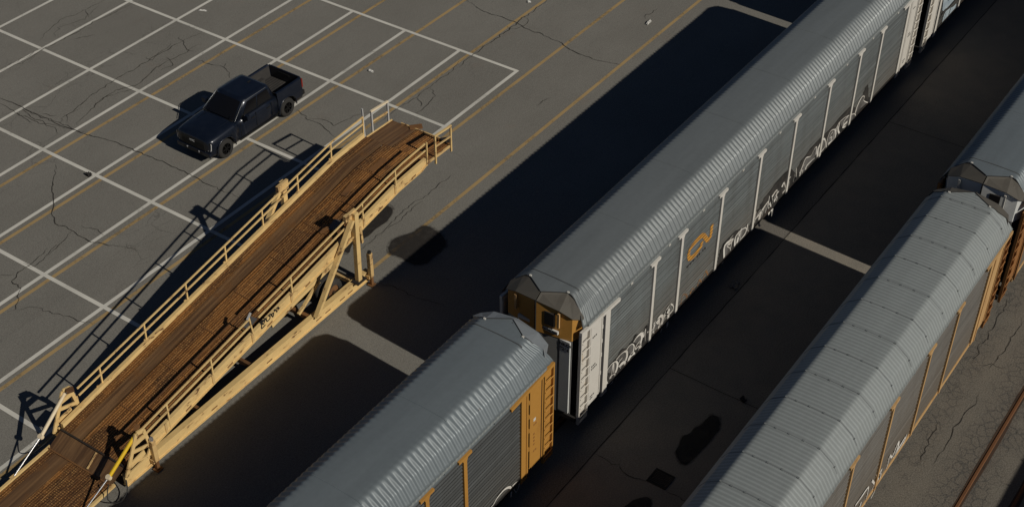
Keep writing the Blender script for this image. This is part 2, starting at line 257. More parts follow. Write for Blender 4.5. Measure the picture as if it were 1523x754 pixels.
def gp(i, j, z=0.008): return g0 - gu*(j*gb) + gv*(i*ga) + Vector((0, 0, z))
def flat(mb, a, b, w):
    d = (b-a).normalized(); n = Vector((-d.y, d.x, 0))*(w/2)
    k = max(1, int((b-a).length/1.0))
    mb.grid([[a.lerp(b, t/k)-n, a.lerp(b, t/k)+n] for t in range(k+1)], False, True)
mb = MB()
for i in range(-2, 8): flat(mb, gp(i, 6) , gp(i, -1) + gu*0.08, 0.165)
tag(mb.build('bay_lines', M['white_line']), kind='structure')
mb = MB()
for j in range(-1, 7): flat(mb, gp(-2.5, j, 0.010), gp(7, j, 0.010), 0.165)
tag(mb.build('row_lines', M['white_line']), kind='structure')
mb = MB()
for y in (9.36, 12.40, 15.53, 18.70, 21.90, 24.85): flat(mb, Vector((-40, y-0.05, 0.004)), Vector((60, y+0.03, 0.004)), 0.16)
tag(mb.build('lane_lines', M['yellow_line']), kind='structure')

M['crack'] = paint('crack_filler', (0.038, 0.035, 0.031), (0.075, 0.069, 0.06), 0.9, spec=0.2)
mb = MB(); rc = random.Random(3)
for line in CRACKS:
    pts = []
    for (x0, y0), (x1, y1) in zip(line, line[1:]):
        l = math.hypot(x1-x0, y1-y0); k = max(2, int(l/0.16))
        for t in range(k):
            s = t/k; jx = noise.noise(Vector((x0+s*l*1.7, y0*1.3, 3.1)))*0.14; jy = noise.noise(Vector((x0*1.1+s*l*1.9, y0, 9.7)))*0.14
            pts.append((x0+(x1-x0)*s+jx+rc.uniform(-.045, .045), y0+(y1-y0)*s+jy+rc.uniform(-.045, .045)))
    pts.append(line[-1]); n = len(pts)
    base = 0.042 if len(line) > 6 else 0.026
    A, B = offsets(pts, lambda t: base*(0.25+0.75*min(1, 5*t, 5*(1-t)))*rc.uniform(0.35, 1.25))
    mb.grid([[(b[0], b[1], 0.013), (a[0], a[1], 0.013)] for a, b in zip(A, B)], False)
# joints of the concrete strip
for y in (-2.40, -6.75, 2.40):
    pts = [(-45+i*0.5, y+rc.uniform(-.012, .012)) for i in range(200)]
    A, B = offsets(pts, lambda t: rc.uniform(0.02, 0.05)); mb.grid([[(b[0], b[1], 0.013), (a[0], a[1], 0.013)] for a, b in zip(A, B)], False)
for x in (-14.2, -4.9, 4.4, 22.9):
    pts = [(x+rc.uniform(-.012, .012), -6.7+i*0.43) for i in range(11)]
    A, B = offsets(pts, 0.022); mb.grid([[(b[0], b[1], 0.0145), (a[0], a[1], 0.0145)] for a, b in zip(A, B)], False)
tag(mb.build('pavement_cracks', M['crack']), kind='structure')

def stain_mat():
    m, nt, b, v = base_mat('oil_stain', 0.75, 0, 0.3)
    b.inputs['Base Color'].default_value = (0.028, 0.024, 0.021, 1)
    n = noise_(nt, v, 1.2, 4)
    L_(nt, math_(nt, 'ADD', 0.66, math_(nt, 'MULTIPLY', ramp_(nt, n, 0.35, 0.65), 0.2)), b.inputs['Alpha'])
    return m
M['stain'] = stain_mat()
def stain_edge_mat():
    m, nt, b, v = base_mat('oil_stain_edge', 0.85, 0, 0.2)
    b.inputs['Base Color'].default_value = (0.045, 0.040, 0.035, 1)
    L_(nt, math_(nt, 'MULTIPLY', ramp_(nt, noise_(nt, v, 4.0, 4), 0.3, 0.7), 0.4), b.inputs['Alpha']); return m
M['stain_edge'] = stain_edge_mat()
for s in STAINS:
    p = smooth2(s + [s[0]], 6)[:-1]
    p = [(x+0.05*noise.noise(Vector((x*2, y*2, 1))), y+0.05*noise.noise(Vector((x*2, y*2, 5)))) for x, y in p]
    cx_ = sum(q[0] for q in p)/len(p); cy2 = sum(q[1] for q in p)/len(p)
    for k_, (sc2, zz_) in enumerate(((1.09, 0.0162), (1.045, 0.0170))):
        ring_ = [(cx_+(x-cx_)*sc2+0.05*noise.noise(Vector((x*3, y*3, 11+k_))), cy2+(y-cy2)*sc2+0.05*noise.noise(Vector((x*3, y*3, 17+k_)))) for x, y in p]
        tag(MB().add([(x, y, zz_) for x, y in ring_], [tuple(range(len(ring_)))]).build('oil_stain_edge', M['stain_edge']), kind='structure')
    tag(MB().add([(x, y, 0.018) for x, y in p], [tuple(range(len(p)))]).build('oil_stain', M['stain'], fix=False), kind='structure')

M['rail'] = paint('rail_rust', (0.15, 0.065, 0.027), (0.07, 0.034, 0.017), 0.8, 0.1, (0.5, 4, 1), spec=0.3)
M['rail_side'] = paint('flangeway', (0.06, 0.034, 0.020), (0.025, 0.018, 0.013), 0.95)
for yc in (0.0, -8.985, -13.45, -22.4):
    for s in (-1, 1):
        y = yc + s*0.718
        prof = [(y-0.06, 0.003), (y-0.042, 0.022), (y-0.035, 0.034), (y+0.035, 0.034), (y+0.042, 0.022), (y+0.06, 0.003)]
        tag(MB().grid([[(-80, a, b) for a, b in prof], [(140, a, b) for a, b in prof]], False, True).build('track_rail', M['rail']), kind='structure')
        m2 = MB(); 
        for q in (-1, 1):
            k = 220; yy = y + q*0.075
            m2.grid([[(-80+i, yy-0.03-rc.uniform(0, .05), 0.006), (-80+i, yy+0.03+rc.uniform(0, .05), 0.006)] for i in range(k+1)], False, True)
        tag(m2.build('track_groove', M['rail_side']), kind='structure')
# ---------------------------------------------------------------- railcars
M['galv'] = None
def metal_mat(name, c, c2, rough, metal, streak=(0.3, 3, 3), amt=0.6, spots=True, rib=0):
    m, nt, b, v = base_mat(name, rough, metal, 0.5)
    n1 = noise_(nt, scaled(nt, v, streak), 0.6, 6, 0.65)
    n2 = noise_(nt, v, 6.0, 5, 0.7)
    c_ = mix(nt, math_(nt, 'MULTIPLY', ramp_(nt, n1, 0.35, 0.75), amt), c, c2)
    c_ = mix(nt, 0.14, c_, mix(nt, n2, (0.03, 0.03, 0.03), tuple(min(1, x*1.6) for x in c)))
    if spots:
        vo = N(nt, 'ShaderNodeTexVoronoi'); vo.inputs['Scale'].default_value = 0.9; L_(nt, v, vo.inputs['Vector'])
        sp = math_(nt, 'MULTIPLY', math_(nt, 'LESS_THAN', vo.outputs[0], 0.045), ramp_(nt, noise_(nt, v, 0.6, 2), 0.48, 0.55))
        c_ = mix(nt, math_(nt, 'MULTIPLY', sp, 0.6), c_, (0.05, 0.045, 0.045))
    if rib:   # dirt lying in the valleys between the pressed ribs
        sx_ = N(nt, 'ShaderNodeSeparateXYZ'); L_(nt, v, sx_.inputs[0])
        fr = math_(nt, 'ABSOLUTE', math_(nt, 'SUBTRACT', math_(nt, 'FRACT', math_(nt, 'ADD', math_(nt, 'DIVIDE', sx_.outputs[0], rib), 0.5)), 0.5))
        c_ = mix(nt, math_(nt, 'MULTIPLY', ramp_(nt, fr, 0.12, 0.30), 0.32), c_, (0.105, 0.112, 0.112))
    L_(nt, c_, b.inputs['Base Color'])
    r = math_(nt, 'ADD', rough-0.08, math_(nt, 'MULTIPLY', n1, 0.18)); L_(nt, r, b.inputs['Roughness'])
    return m
def screen_mat(name, c, dirt, lowdirt):
    """pressed steel side screens: rows of small round holes, road dirt thrown up from below, streaks running down"""
    m, nt, b, v = base_mat(name, 0.55, 0.35, 0.45)
    sep = N(nt, 'ShaderNodeSeparateXYZ'); L_(nt, v, sep.inputs[0])
    st = noise_(nt, scaled(nt, v, (2.2, 1, 0.25)), 1.0, 5, 0.65)
    blot = noise_(nt, scaled(nt, v, (0.35, 1, 1.3)), 1.0, 5, 0.6)
    c_ = mix(nt, math_(nt, 'MULTIPLY', ramp_(nt, st, 0.42, 0.75), 0.55), c, dirt)
    low = ramp_(nt, math_(nt, 'ADD', math_(nt, 'MULTIPLY', sep.outputs[2], -1.0), math_(nt, 'MULTIPLY', blot, 2.2)), -2.2, 0.4)
    c_ = mix(nt, math_(nt, 'MULTIPLY', low, 0.75), c_, lowdirt)
    # holes: rows every second corrugation, spaced 9 cm
    hx = math_(nt, 'SUBTRACT', math_(nt, 'FRACT', math_(nt, 'DIVIDE', sep.outputs[0], 0.09)), 0.5)
    hz = math_(nt, 'SUBTRACT', math_(nt, 'FRACT', math_(nt, 'DIVIDE', sep.outputs[2], 0.30)), 0.5)
    d = math_(nt, 'ADD', math_(nt, 'POWER', math_(nt, 'MULTIPLY', hx, 0.09), 2), math_(nt, 'POWER', math_(nt, 'MULTIPLY', hz, 0.30), 2))
    hole = math_(nt, 'LESS_THAN', d, 0.0006)
    hole = math_(nt, 'MULTIPLY', hole, ramp_(nt, noise_(nt, scaled(nt, v, (0.3, 1, 0.8)), 1, 2), 0.35, 0.5))
    c_ = mix(nt, math_(nt, 'MULTIPLY', hole, 0.85), c_, (0.012, 0.012, 0.012))
    rows_ = noise_(nt, scaled(nt, v, (0.12, 1, 16.0)), 1.0, 3, 0.6)
    c_ = mix(nt, math_(nt, 'MULTIPLY', ramp_(nt, rows_, 0.52, 0.68), 0.55), c_, tuple(x*0.45 for x in c))
    c_ = mix(nt, math_(nt, 'MULTIPLY', ramp_(nt, rows_, 0.46, 0.30), 0.40), c_, tuple(min(1, x*1.7) for x in c))
    n2 = noise_(nt, v, 7.0, 4, 0.7)
    c_ = mix(nt, 0.15, c_, mix(nt, n2, (0.02, 0.02, 0.02), tuple(min(1, x*1.8) for x in c)))
    L_(nt, c_, b.inputs['Base Color'])
    return m
M['roof_grey'] = metal_mat('weathered_galvanised', (0.168, 0.186, 0.192), (0.124, 0.138, 0.143), 0.48, 0.22)
M['roof_blue'] = metal_mat('bluish_galvanised', (0.165, 0.192, 0.207), (0.125, 0.146, 0.158), 0.47, 0.22)
M['roof_pale'] = metal_mat('pale_galvanised', (0.275, 0.30, 0.298), (0.22, 0.24, 0.24), 0.55, 0.1, rib=0.15)
M['seam_pale'] = paint('weathered_seam', (0.155, 0.168, 0.17), (0.11, 0.12, 0.122), 0.7)
M['seam'] = paint('seam_sealant', (0.06, 0.065, 0.068), (0.12, 0.13, 0.13), 0.7)
M['screen_grey'] = screen_mat('grey_screen', (0.135, 0.150, 0.153), (0.072, 0.070, 0.064), (0.120, 0.100, 0.078))
M['screen_dark'] = screen_mat('dark_screen', (0.070, 0.075, 0.077), (0.045, 0.044, 0.040), (0.062, 0.055, 0.046))
M['screen_brown'] = screen_mat('brown_screen', (0.165, 0.155, 0.140), (0.115, 0.095, 0.075), (0.125, 0.098, 0.070))
M['white_p'] = paint('white_enamel', (0.60, 0.575, 0.53), (0.42, 0.37, 0.30), 0.5, 0, (2, 2, 0.5), 0.5, 0.8, 0.5)
M['white_lad'] = paint('stained_white_enamel', (0.58, 0.55, 0.50), (0.46, 0.29, 0.11), 0.5, 0, (1.4, 1.4, 0.5), 0.56, 0.72, 0.8)
M['orange'] = paint('orange_enamel', (0.43, 0.215, 0.045), (0.27, 0.12, 0.03), 0.55, 0, (1.5, 1.5, 0.6), 0.5, 0.8, 0.6)
M['tan'] = paint('faded_orange_enamel', (0.50, 0.31, 0.135), (0.28, 0.14, 0.05), 0.6, 0, (2, 2, 0.8), 0.48, 0.72, 0.8)
M['brown'] = paint('brown_orange_enamel', (0.27, 0.12, 0.035), (0.14, 0.06, 0.02), 0.6, 0, (2, 2, 0.8), 0.45, 0.7, 0.8)
M['silver'] = paint('silver_paint', (0.62, 0.63, 0.62), (0.5, 0.5, 0.49), 0.5, 0.1, (1, 1, 1), 0.5, 0.8, 0.6)
M['grey_p'] = paint('grey_paint', (0.20, 0.20, 0.195), (0.14, 0.135, 0.13), 0.6, 0.1, (1, 1, 0.6), 0.45, 0.75, 0.6)
M['visor_dark'] = paint('dark_visor_sheet', (0.085, 0.077, 0.064), (0.065, 0.056, 0.046), 0.7, 0.0, (1, 1, 1), 0.45, 0.75, 0.6)
M['visor_blue'] = paint('grey_visor_sheet', (0.24, 0.26, 0.275), (0.18, 0.19, 0.20), 0.5, 0.3, (1, 1, 1), 0.45, 0.75, 0.6)
M['under'] = paint('underframe_grime', (0.022, 0.020, 0.019), (0.045, 0.03, 0.02), 0.85)
M['wheel'] = paint('wheel_steel', (0.07, 0.055, 0.045), (0.03, 0.025, 0.02), 0.6, 0.5)
M['black'] = paint('black_paint', (0.012, 0.012, 0.012), (0.03, 0.028, 0.026), 0.6)
M['letter'] = paint('black_lettering', (0.014, 0.014, 0.014), (0.05, 0.048, 0.045), 0.7, lo=0.55)
M['graf_white'] = paint('white_spray_paint', (0.60, 0.58, 0.54), (0.40, 0.37, 0.33), 0.7, 0, (3, 3, 3), 0.5, 0.7, 0.6)
M['graf_black'] = paint('black_spray_paint', (0.018, 0.017, 0.016), (0.05, 0.045, 0.04), 0.7, 0, (3, 3, 3), 0.5, 0.75, 0.5)
M['graf_brown'] = paint('brown_spray_paint', (0.26, 0.135, 0.05), (0.17, 0.10, 0.06), 0.7, 0, (3, 3, 3), 0.5, 0.7, 0.6)
M['graf_blue'] = paint('pale_blue_spray_paint', (0.34, 0.40, 0.44), (0.20, 0.26, 0.32), 0.7, 0, (2, 2, 2), 0.4, 0.7, 0.9)
M['logo'] = paint('orange_emblem_paint', (0.46, 0.20, 0.03), (0.26, 0.14, 0.06), 0.6, 0, (2, 2, 9), 0.42, 0.62, 0.8)
M['bracket'] = paint('bright_bracket', (0.55, 0.53, 0.48), (0.4, 0.35, 0.3), 0.5)

def worn_paint(name, c, c2, rib=0.0, thr=(0.52, 0.74)):
    """sprayed or stencilled paint, thin in places; where it crosses the pressed ribs it has worn off in rows"""
    m, nt, b, v = base_mat(name, 0.75, 0, 0.3)
    n = noise_(nt, v, 6.0, 6, 0.7); n2 = noise_(nt, v, 1.6, 4, 0.6)
    L_(nt, mix(nt, ramp_(nt, n2, 0.4, 0.65), c, c2), b.inputs['Base Color'])
    a = ramp_(nt, math_(nt, 'ADD', math_(nt, 'MULTIPLY', n, 0.6), math_(nt, 'MULTIPLY', n2, 0.4)), *thr)
    a = math_(nt, 'SUBTRACT', 1.0, math_(nt, 'MULTIPLY', a, 0.5))
    if rib:
        sz = N(nt, 'ShaderNodeSeparateXYZ'); L_(nt, v, sz.inputs[0])
        fr = math_(nt, 'FRACT', math_(nt, 'DIVIDE', math_(nt, 'ADD', sz.outputs[2], -0.87), rib))
        a = math_(nt, 'MULTIPLY', a, math_(nt, 'ADD', 0.35, math_(nt, 'MULTIPLY', math_(nt, 'LESS_THAN', fr, 0.62), 0.65)))
    L_(nt, a, b.inputs['Alpha'])
    return m
M['graf_white'] = worn_paint('white_spray_paint', (0.64, 0.62, 0.58), (0.48, 0.45, 0.41))
M['graf_black'] = worn_paint('black_spray_paint', (0.022, 0.021, 0.020), (0.05, 0.046, 0.042), 0.0, (0.56, 0.76))
M['graf_grey'] = worn_paint('grey_spray_fill', (0.13, 0.125, 0.12), (0.06, 0.056, 0.052), 0.0, (0.5, 0.7))
M['graf_brown'] = worn_paint('brown_spray_paint', (0.27, 0.14, 0.055), (0.17, 0.10, 0.06), 0.15)
M['logo'] = worn_paint('orange_emblem_paint', (0.56, 0.27, 0.04), (0.42, 0.20, 0.04), 0.15, (0.50, 0.72))
PROF = [(1.525, 4.56), (1.48, 4.64), (1.42, 4.75), (1.36, 4.85), (1.27, 5.00), (1.235, 5.05), (1.19, 5.085), (1.05, 5.19), (0.90, 5.305), (0.85, 5.338), (0.80, 5.358), (0.74, 5.366), (0.60, 5.371), (0.40, 5.378), (0.2, 5.384), (0.0, 5.388)]
def endx(y):
    y = abs(y); T = [(0, -0.05), (0.7, 0.40), (0.95, 0.38), (1.28, 0.20), (1.525, 0.02)]
    for (a, p), (b, q) in zip(T, T[1:]):
        if y <= b: return p + (q-p)*(y-a)/(b-a)
    return 0.02
def interp(pts, v):
    for (a, p), (b, q) in zip(pts, pts[1:]):
        if v <= b: return p + (q-p)*(v-a)/(b-a)
    return pts[-1][1]
_roofs = {}
def roof_mesh(L, style, mat):
    key = (L, style, mat.name)
    if key in _roofs: return _roofs[key]
    prof = [(-y, z) for y, z in PROF] + [(y, z) for y, z in PROF[::-1][1:]]
    lip = [(-1.50, 4.535)] + prof + [(1.50, 4.535)]
    pitch = 0.215 if style == 'smooth' else 0.15; k = 8; n = int(round(L/pitch)); rows = []
    for i in range(n*k+1):
        x = L*i/(n*k); ph = math.cos(2*math.pi*(i % k)/k) if style == 'smooth' else (1.0, 0.45, 0, 0, 0, 0, 0, 0.45)[i % k]
        row = []
        for j, (y, z) in enumerate(lip):
            ay = abs(y)
            amp = interp([(0, 0.0005), (0.74, 0.001), (0.9, 0.016), (1.05, 0.028), (1.45, 0.026), (1.6, 0.008)], ay) if style == 'smooth' else interp([(0, 0.008), (0.8, 0.007), (1.0, 0.0045), (1.45, 0.0045), (1.6, 0.002)], ay)
            e = endx(y); xx = x
            if x < 1.2: xx = e + x*(1.2-e)/1.2
            elif x > L-1.2: xx = L-e - (L-x)*(1.2-e)/1.2
            sy = (1 if y > 0 else -1)*min(1, max(0, (ay-0.72)/0.4)); nz = 1-0.45*abs(sy)
            wv = 0.006*noise.noise(Vector((x*0.5, y*1.2, 4.0)))
            row.append((xx, y+sy*0.85*amp*ph, z+nz*(amp*ph)+wv))
        rows.append(row)
    _roofs[key] = MB().grid(rows, True, True).mesh('roof', mat)
    return _roofs[key]
_scr = {}
def part_mesh(name, me, parent):
    o = bpy.data.objects.new(name, me); col.objects.link(o); o.parent = parent; return o
def screen_mesh(xa, xb, s, zb, zt, mat):
    """one run of horizontally corrugated side screen"""
    key = (xa, xb, s, zb, zt, mat.name)
    if key in _scr: return _scr[key]
    z = zb; prof = []; p = 0.15; i = 0
    while z < zt:
        for dz, dy in ((0, 0), (0.008, 0.042), (0.055, 0.042), (0.115, 0.004)):
            if z+dz <= zt: prof.append((1.437+dy, z+dz))
        z += p
    prof.append((1.437, zt))
    k = max(1, int((xb-xa)/0.7))
    rows = [[(xa+(xb-xa)*t/k, s*(y+0.010*noise.noise(Vector((t*0.9+xa, zz*0.8, s)))), zz) for y, zz in prof] for t in range(k+1)]
    _scr[key] = MB().grid(rows, False, s > 0).mesh('side_screen', mat)
    return _scr[key]

def railcar(label, loc, posts, roof='roof_grey', style='smooth', screen='screen_grey', post='white_p', panel=('white_p', 'white_p'), ladder=('white_lad', 'white_lad'),
            door=('grey_p', 'grey_p'), low=('grey_p', 'grey_p'), visor=('visor_dark', 'visor_dark'), chord='roof_grey', zb=0.85, L=27.0, group='covered railcars standing on the tracks', hole=True):
    c = empty('railcar', loc); tag(c, label, 'railcar', group)
    part_mesh('roof', roof_mesh(L, style, M[roof]), c)
    # roof joints
    nse = 9 if style == 'smooth' else 22
    for i in range(1, nse):
        x = 0.75 + (L-1.5)*(i-1)/(nse-2); pr = [(-y, z) for y, z in PROF] + [(y, z) for y, z in PROF[::-1][1:]]
        pr = [(y, z) for y, z in pr if abs(y) < (0.95 if style == 'smooth' else 1.45)]
        h = 0.012; rows = [[(x-0.025, y, z-0.002), (x-0.012, y*1.002, z+h), (x+0.012, y*1.002, z+h), (x+0.03, y, z-0.002)] for y, z in pr]
        ms = MB().grid(rows, False)
        if style != 'smooth':
            for y in (-1.3, -0.8, -0.33, 0.1, 0.5, 0.82): zz = interp([(a_, b_) for a_, b_ in PROF[::-1]], abs(y)); ms.box(x-0.03, x+0.03, y-0.03, y+0.03, zz, zz+0.022)
        ms.build('roof_seam', M['seam' if style == 'smooth' and i in (1, nse-1) else ('seam_pale' if style != 'smooth' else roof)], c)
    X = lambda e, x: x if e == 0 else L-x
    allp = [1.45] + posts + [L-1.45]
    for s in (-1, 1):
        y0, y1 = sorted((s*1.44, s*1.478))
        MB().box(1.2, L-1.2, y0, y1, 4.27, 4.545).build('top_chord', M[chord], c)
        y0, y1 = sorted((s*1.47, s*1.53)); MB().box(0.35, L-0.35, y0, y1, 4.455, 4.553).build('eave_strip', M['roof_pale'], c)
        y0, y1 = sorted((s*1.43, s*1.50))
        MB().box(1.3, L-1.3, y0, y1, zb-0.14, zb+0.02).build('side_sill', M['under' if post != 'tan' else 'tan'], c)
        for a, b in zip(allp, allp[1:]):
            part_mesh('side_screen', screen_mesh(round(a, 3), round(b, 3), s, zb+0.02, 4.28, M[screen]), c)
        for x in posts:
            m = MB(); y0, y1 = sorted((s*1.46, s*1.535)); pw = 0.058 if post == 'tan' else 0.075
            m.box(x-pw, x+pw, y0, y1, zb-0.08, 4.24)
            y2, y3 = sorted((s*1.478, s*1.55)); m.box(x-0.30, x+0.30, y2, y3, 4.22, 4.32)
            m.prism([(x-pw, s*1.48, 4.10), (x+pw, s*1.48, 4.10), (x+pw+0.06, s*1.48, 4.22), (x-pw-0.06, s*1.48, 4.22)], (0, s*0.06, 0))
            m.build('side_post', M[post], c, fix=True)
        for q in range(len(allp)-1):
            x = (allp[q]+allp[q+1])/2; y0, y1 = sorted((s*1.478, s*1.52))
            MB().box(x-0.06, x+0.06, y0, y1, 4.36, 4.46).build('chord_bracket', M['bracket' if post == 'white_p' else chord], c)
        for e in (0, 1):
            def bx(m, a, b, ya, yb, z0, z1):
                xa, xb = sorted((X(e, a), X(e, b))); ya, yb = sorted((s*ya, s*yb)); m.box(xa, xb, ya, yb, z0, z1)
            m = MB(); bx(m, 0.52, 1.22, 1.44, 1.505, 0.88, 4.28); bx(m, 0.52, 0.58, 1.505, 1.53, 0.88, 4.24); bx(m, 0.6, 1.1, 1.44, 1.50, 0.80, 0.88)
            bx(m, 1.16, 1.22, 1.505, 1.525, 0.95, 4.2)
            pn = m.build('end_panel', M[panel[e]], c)
            m = MB(); bx(m, 1.22, 1.34, 1.40, 1.47, 0.8, 4.26); m.build('panel_gap', M['under'], c)
            for z in (1.7, 2.5, 3.1, 3.7):
                m = MB(); bx(m, 1.21, 1.27, 1.47, 1.515, z, z+0.16); m.build('hinge_leaf', M[panel[e]], pn)
            m = MB(); bx(m, 1.34, 1.66, 1.45, 1.53, zb-0.05, 4.24); bx(m, 1.34, 1.42, 1.53, 1.555, zb-0.05, 4.24); bx(m, 1.34, 1.68, 1.455, 1.535, 0.62, zb-0.05)
            m.build('end_post', M[panel[e]], c)
            m = MB()
            a, b = (X(e, -0.05), s*1.50, 4.40), (X(e, 2.2), s*1.50, 4.255); m.beam(a, b, 0.10, 0.12)
            m.build('end_header', M[panel[e]], c)
            if post == 'orange':
                m = MB(); bx(m, 0.47, 0.60, 1.47, 1.506, 0.85, 4.2); m.build('ladder_gap', M['under'], c)
            # ladder: backing plate, stiles, rungs
            m = MB(); bx(m, -0.04, 0.50, 1.43, 1.455, 0.62, 4.32); bk = m.build('ladder_plate', M[ladder[e]], c)
            ld_ = MB()
            for a in (-0.03, 0.44): bx(ld_, a-0.02, a+0.04, 1.455, 1.545, 0.48, 4.34)
            bx(ld_, -0.03, 0.46, 1.47, 1.53, 0.46, 0.50)
            ldo = ld_.build('ladder', M[ladder[e]], c)
            for q in range(9):
                z = 0.78 + q*0.40
                MB().tube([(X(e, 0.0), s*1.56, z), (X(e, 0.46), s*1.56, z)], 0.02, 6).build('rung', M[ladder[e]], ldo)
    for e in (0, 1):
        sx = -1 if e == 0 else 1
        # end doors
        T = lambda x, y, z: (X(e, x), y, z)
        for s in (-1, 1):
            plan = [(-0.30, 0.02, 5.20), (-0.17, 0.80, 5.12), (-0.08, 1.20, 4.93), (0.34, 1.40, 4.70)]
            m = MB()
            for (xa, ya, za), (xb, yb, zb_) in zip(plan, plan[1:]):
                fr = [T(xa, s*ya, 3.98), T(xb, s*yb, 3.98), T(xb, s*yb, zb_), T(xa, s*ya, za)]
                dx, dy = xb-xa, s*(yb-ya); l = math.hypot(dx, dy); nx, ny = dy/l*s, -dx/l*s
                m.prism(fr, (sx*-1*0.05*abs(nx), -s*0.02*abs(ny), 0))
            d = m.build('end_door', M[door[e]], c, fix=True)
            m = MB()
            for (xa, ya, za), (xb, yb, zb_) in zip(plan, plan[1:3]):
                m.prism([T(xa+0.02, s*ya, 0.8), T(xb+0.02, s*yb, 0.8), T(xb+0.02, s*yb, 3.97), T(xa+0.02, s*ya, 3.97)], (-sx*0.05, 0, 0))
            m.build('lower_door', M[low[e]], d, fix=True)
            m = MB(); (xa, ya, _), (xb, yb, _) = plan[2:]
            m.prism([T(xa+0.1, s*(ya-0.1), 0.8), T(xb, s*(yb-0.1), 0.8), T(xb, s*(yb-0.1), 3.97), T(xa+0.1, s*(ya-0.1), 3.97)], (-sx*0.03, -s*0.03, 0)); m.build('door_recess', M['under'], d, fix=True)
            m = MB().beam(T(-0.235+0.0, s*0.80, 4.45), T(-0.235, s*0.80, 5.02), 0.06, 0.07); m.build('door_bar', M['tan' if door[e] == 'orange' else 'bracket'], d)
            if hole and s == -1:
                m = MB(); xa, xb = sorted((X(e, -0.275), X(e, -0.20))); m.box(xa, xb, -0.66, -0.30, 4.42, 4.92); m.build('door_opening', M['under'], d)
            # sloping visor sheets over the door
            P = [T(0.41, s*0.70, 5.366), T(-0.05, s*0.02, 5.386), T(-0.31, s*0.02, 5.225), T(-0.23, s*0.82, 5.14), T(-0.13, s*1.24, 4.95), T(0.30, s*1.43, 4.72), T(0.22, s*1.30, 5.05), T(0.39, s*0.95, 5.27)]
            Q = [(x, y, z-0.02) for x, y, z in P]; F = [(0, 1, 2, 3), (0, 3, 4, 7), (7, 4, 6), (4, 5, 6)]
            if (s == 1) != (e == 1): F = [f[::-1] for f in F]
            m = MB().add(P, F).add(Q, [f[::-1] for f in F]); rim = [0, 1, 2, 3, 4, 5, 6, 7]
            m.add(P+Q, [(rim[i], rim[(i+1) % 8], rim[(i+1) % 8]+8, rim[i]+8) for i in range(8)])
            vz = m.build('door_visor', M[visor[e]], c)
            gk = [T(endx(s*y_)+0.0, s*y_, interp([(a_, b_) for a_, b_ in PROF[::-1]], y_)+0.012) for y_ in (0.02, 0.25, 0.5, 0.7, 0.85, 0.97, 1.1, 1.24, 1.36, 1.5)]
            MB().tube(gk, 0.013, 6).build('roof_edge_gasket', M['under'], vz)
            bp = T(0.42, s*0.70, 5.35); MB().box(bp[0]-0.035, bp[0]+0.035, bp[1]-0.035, bp[1]+0.035, 5.34, 5.40).build('corner_bolt', M['bracket'], vz)
        m = MB(); xa, xb = sorted((X(e, -0.35), X(e, -0.2))); m.box(xa, xb, -0.018, 0.018, 0.8, 5.23); m.build('door_gap', M['black'], c)
        # platform step, coupler
        m = MB(); xa, xb = sorted((X(e, -0.12), X(e, 0.5))); m.box(xa, xb, -1.45, 1.45, 0.60, 0.78); m.build('end_sill', M['under'], c)
        m = MB(); xa, xb = sorted((X(e, -0.60), X(e, 0.1))); m.box(xa, xb, -0.12, 0.12, 0.70, 0.92); m.build('coupler', M['under'], c)
        b = MB(); xc = X(e, 2.6)
        for s in (-1, 1):
            y0, y1 = sorted((s*0.95, s*1.08)); b.box(xc-1.1, xc+1.1, y0, y1, 0.36, 0.58)
        b.box(xc-0.2, xc+0.2, -1.0, 1.0, 0.4, 0.62)
        bo = b.build('bogie', M['under'], c)
        for dx in (-0.86, 0.86):
            for s in (-1, 1):
                MB().tube([(xc+dx, s*0.66, 0.415), (xc+dx, s*0.79, 0.415)], 0.38, 20).build('wheel', M['wheel'], bo)
    m = MB(); m.box(0.9, L-0.9, -1.38, 1.38, 0.62, 0.86); m.box(4.5, L-4.5, -0.5, 0.5, 0.34, 0.62); m.build('underframe', M['under'], c)
    m = MB(); m.box(0.8, L-0.8, -1.30, 1.30, 0.861, 4.3); m.build('inner_deck', M['under'], c)
    return c

P_MAIN = [4.42, 6.22, 9.03, 11.93, 14.77, 17.72, 20.53, 22.70]
P_STD = [4.42, 6.15, 9.0, 11.95, 15.05, 18.0, 20.85, 22.58]
main = railcar('grey railcar with white side posts, orange end doors and orange emblem on its side', (0, 0, 0), P_MAIN, panel=('white_p', 'white_p'), door=('orange', 'grey_p'))
near = railcar('railcar with orange side posts and orange ladder panel, coupled before the white-posted car', (-28.58, 0, -0.03), P_STD, roof='roof_blue', screen='screen_dark', post='orange', panel=('orange', 'orange'), ladder=('orange', 'orange'), visor=('visor_blue', 'visor_blue'), chord='roof_blue')
nxt = railcar('railcar with pale blue graffiti and white ladder at the top edge of the photo', (28.25, 0, 0), P_STD, screen='screen_dark')
third = railcar('railcar with pale grey ribbed roof, brown sides and thin tan side posts', (-14.55, -8.985, 0), [27.0-(12.45-x) for x in (-11.2, -8.3, -5.6, -2.8, 0.05, 2.85, 5.65, 8.0)], roof='roof_pale', style='ribbed', screen='screen_brown', post='tan', panel=('tan', 'tan'), ladder=('brown', 'brown'), chord='roof_blue', zb=0.62)
fourth = railcar('railcar with silver end doors at the right edge, behind the pale roofed car', (13.68, -8.985, 0), P_STD, roof='roof_blue', style='smooth', screen='screen_brown', post='tan', panel=('brown', 'brown'), ladder=('brown', 'brown'), door=('silver', 'grey_p'), chord='roof_blue', zb=0.62)
off_ = railcar('railcar on the farthest right track casting the shadow at the lower right corner', (-13.0, -22.4, 0), P_STD, roof='roof_pale', style='ribbed', screen='screen_brown', post='tan', panel=('tan', 'tan'), ladder=('brown', 'brown'))
lead = railcar('railcar behind the silver doored car, wholly in the distance on the right track', (41.88, -8.985, 0), P_STD)
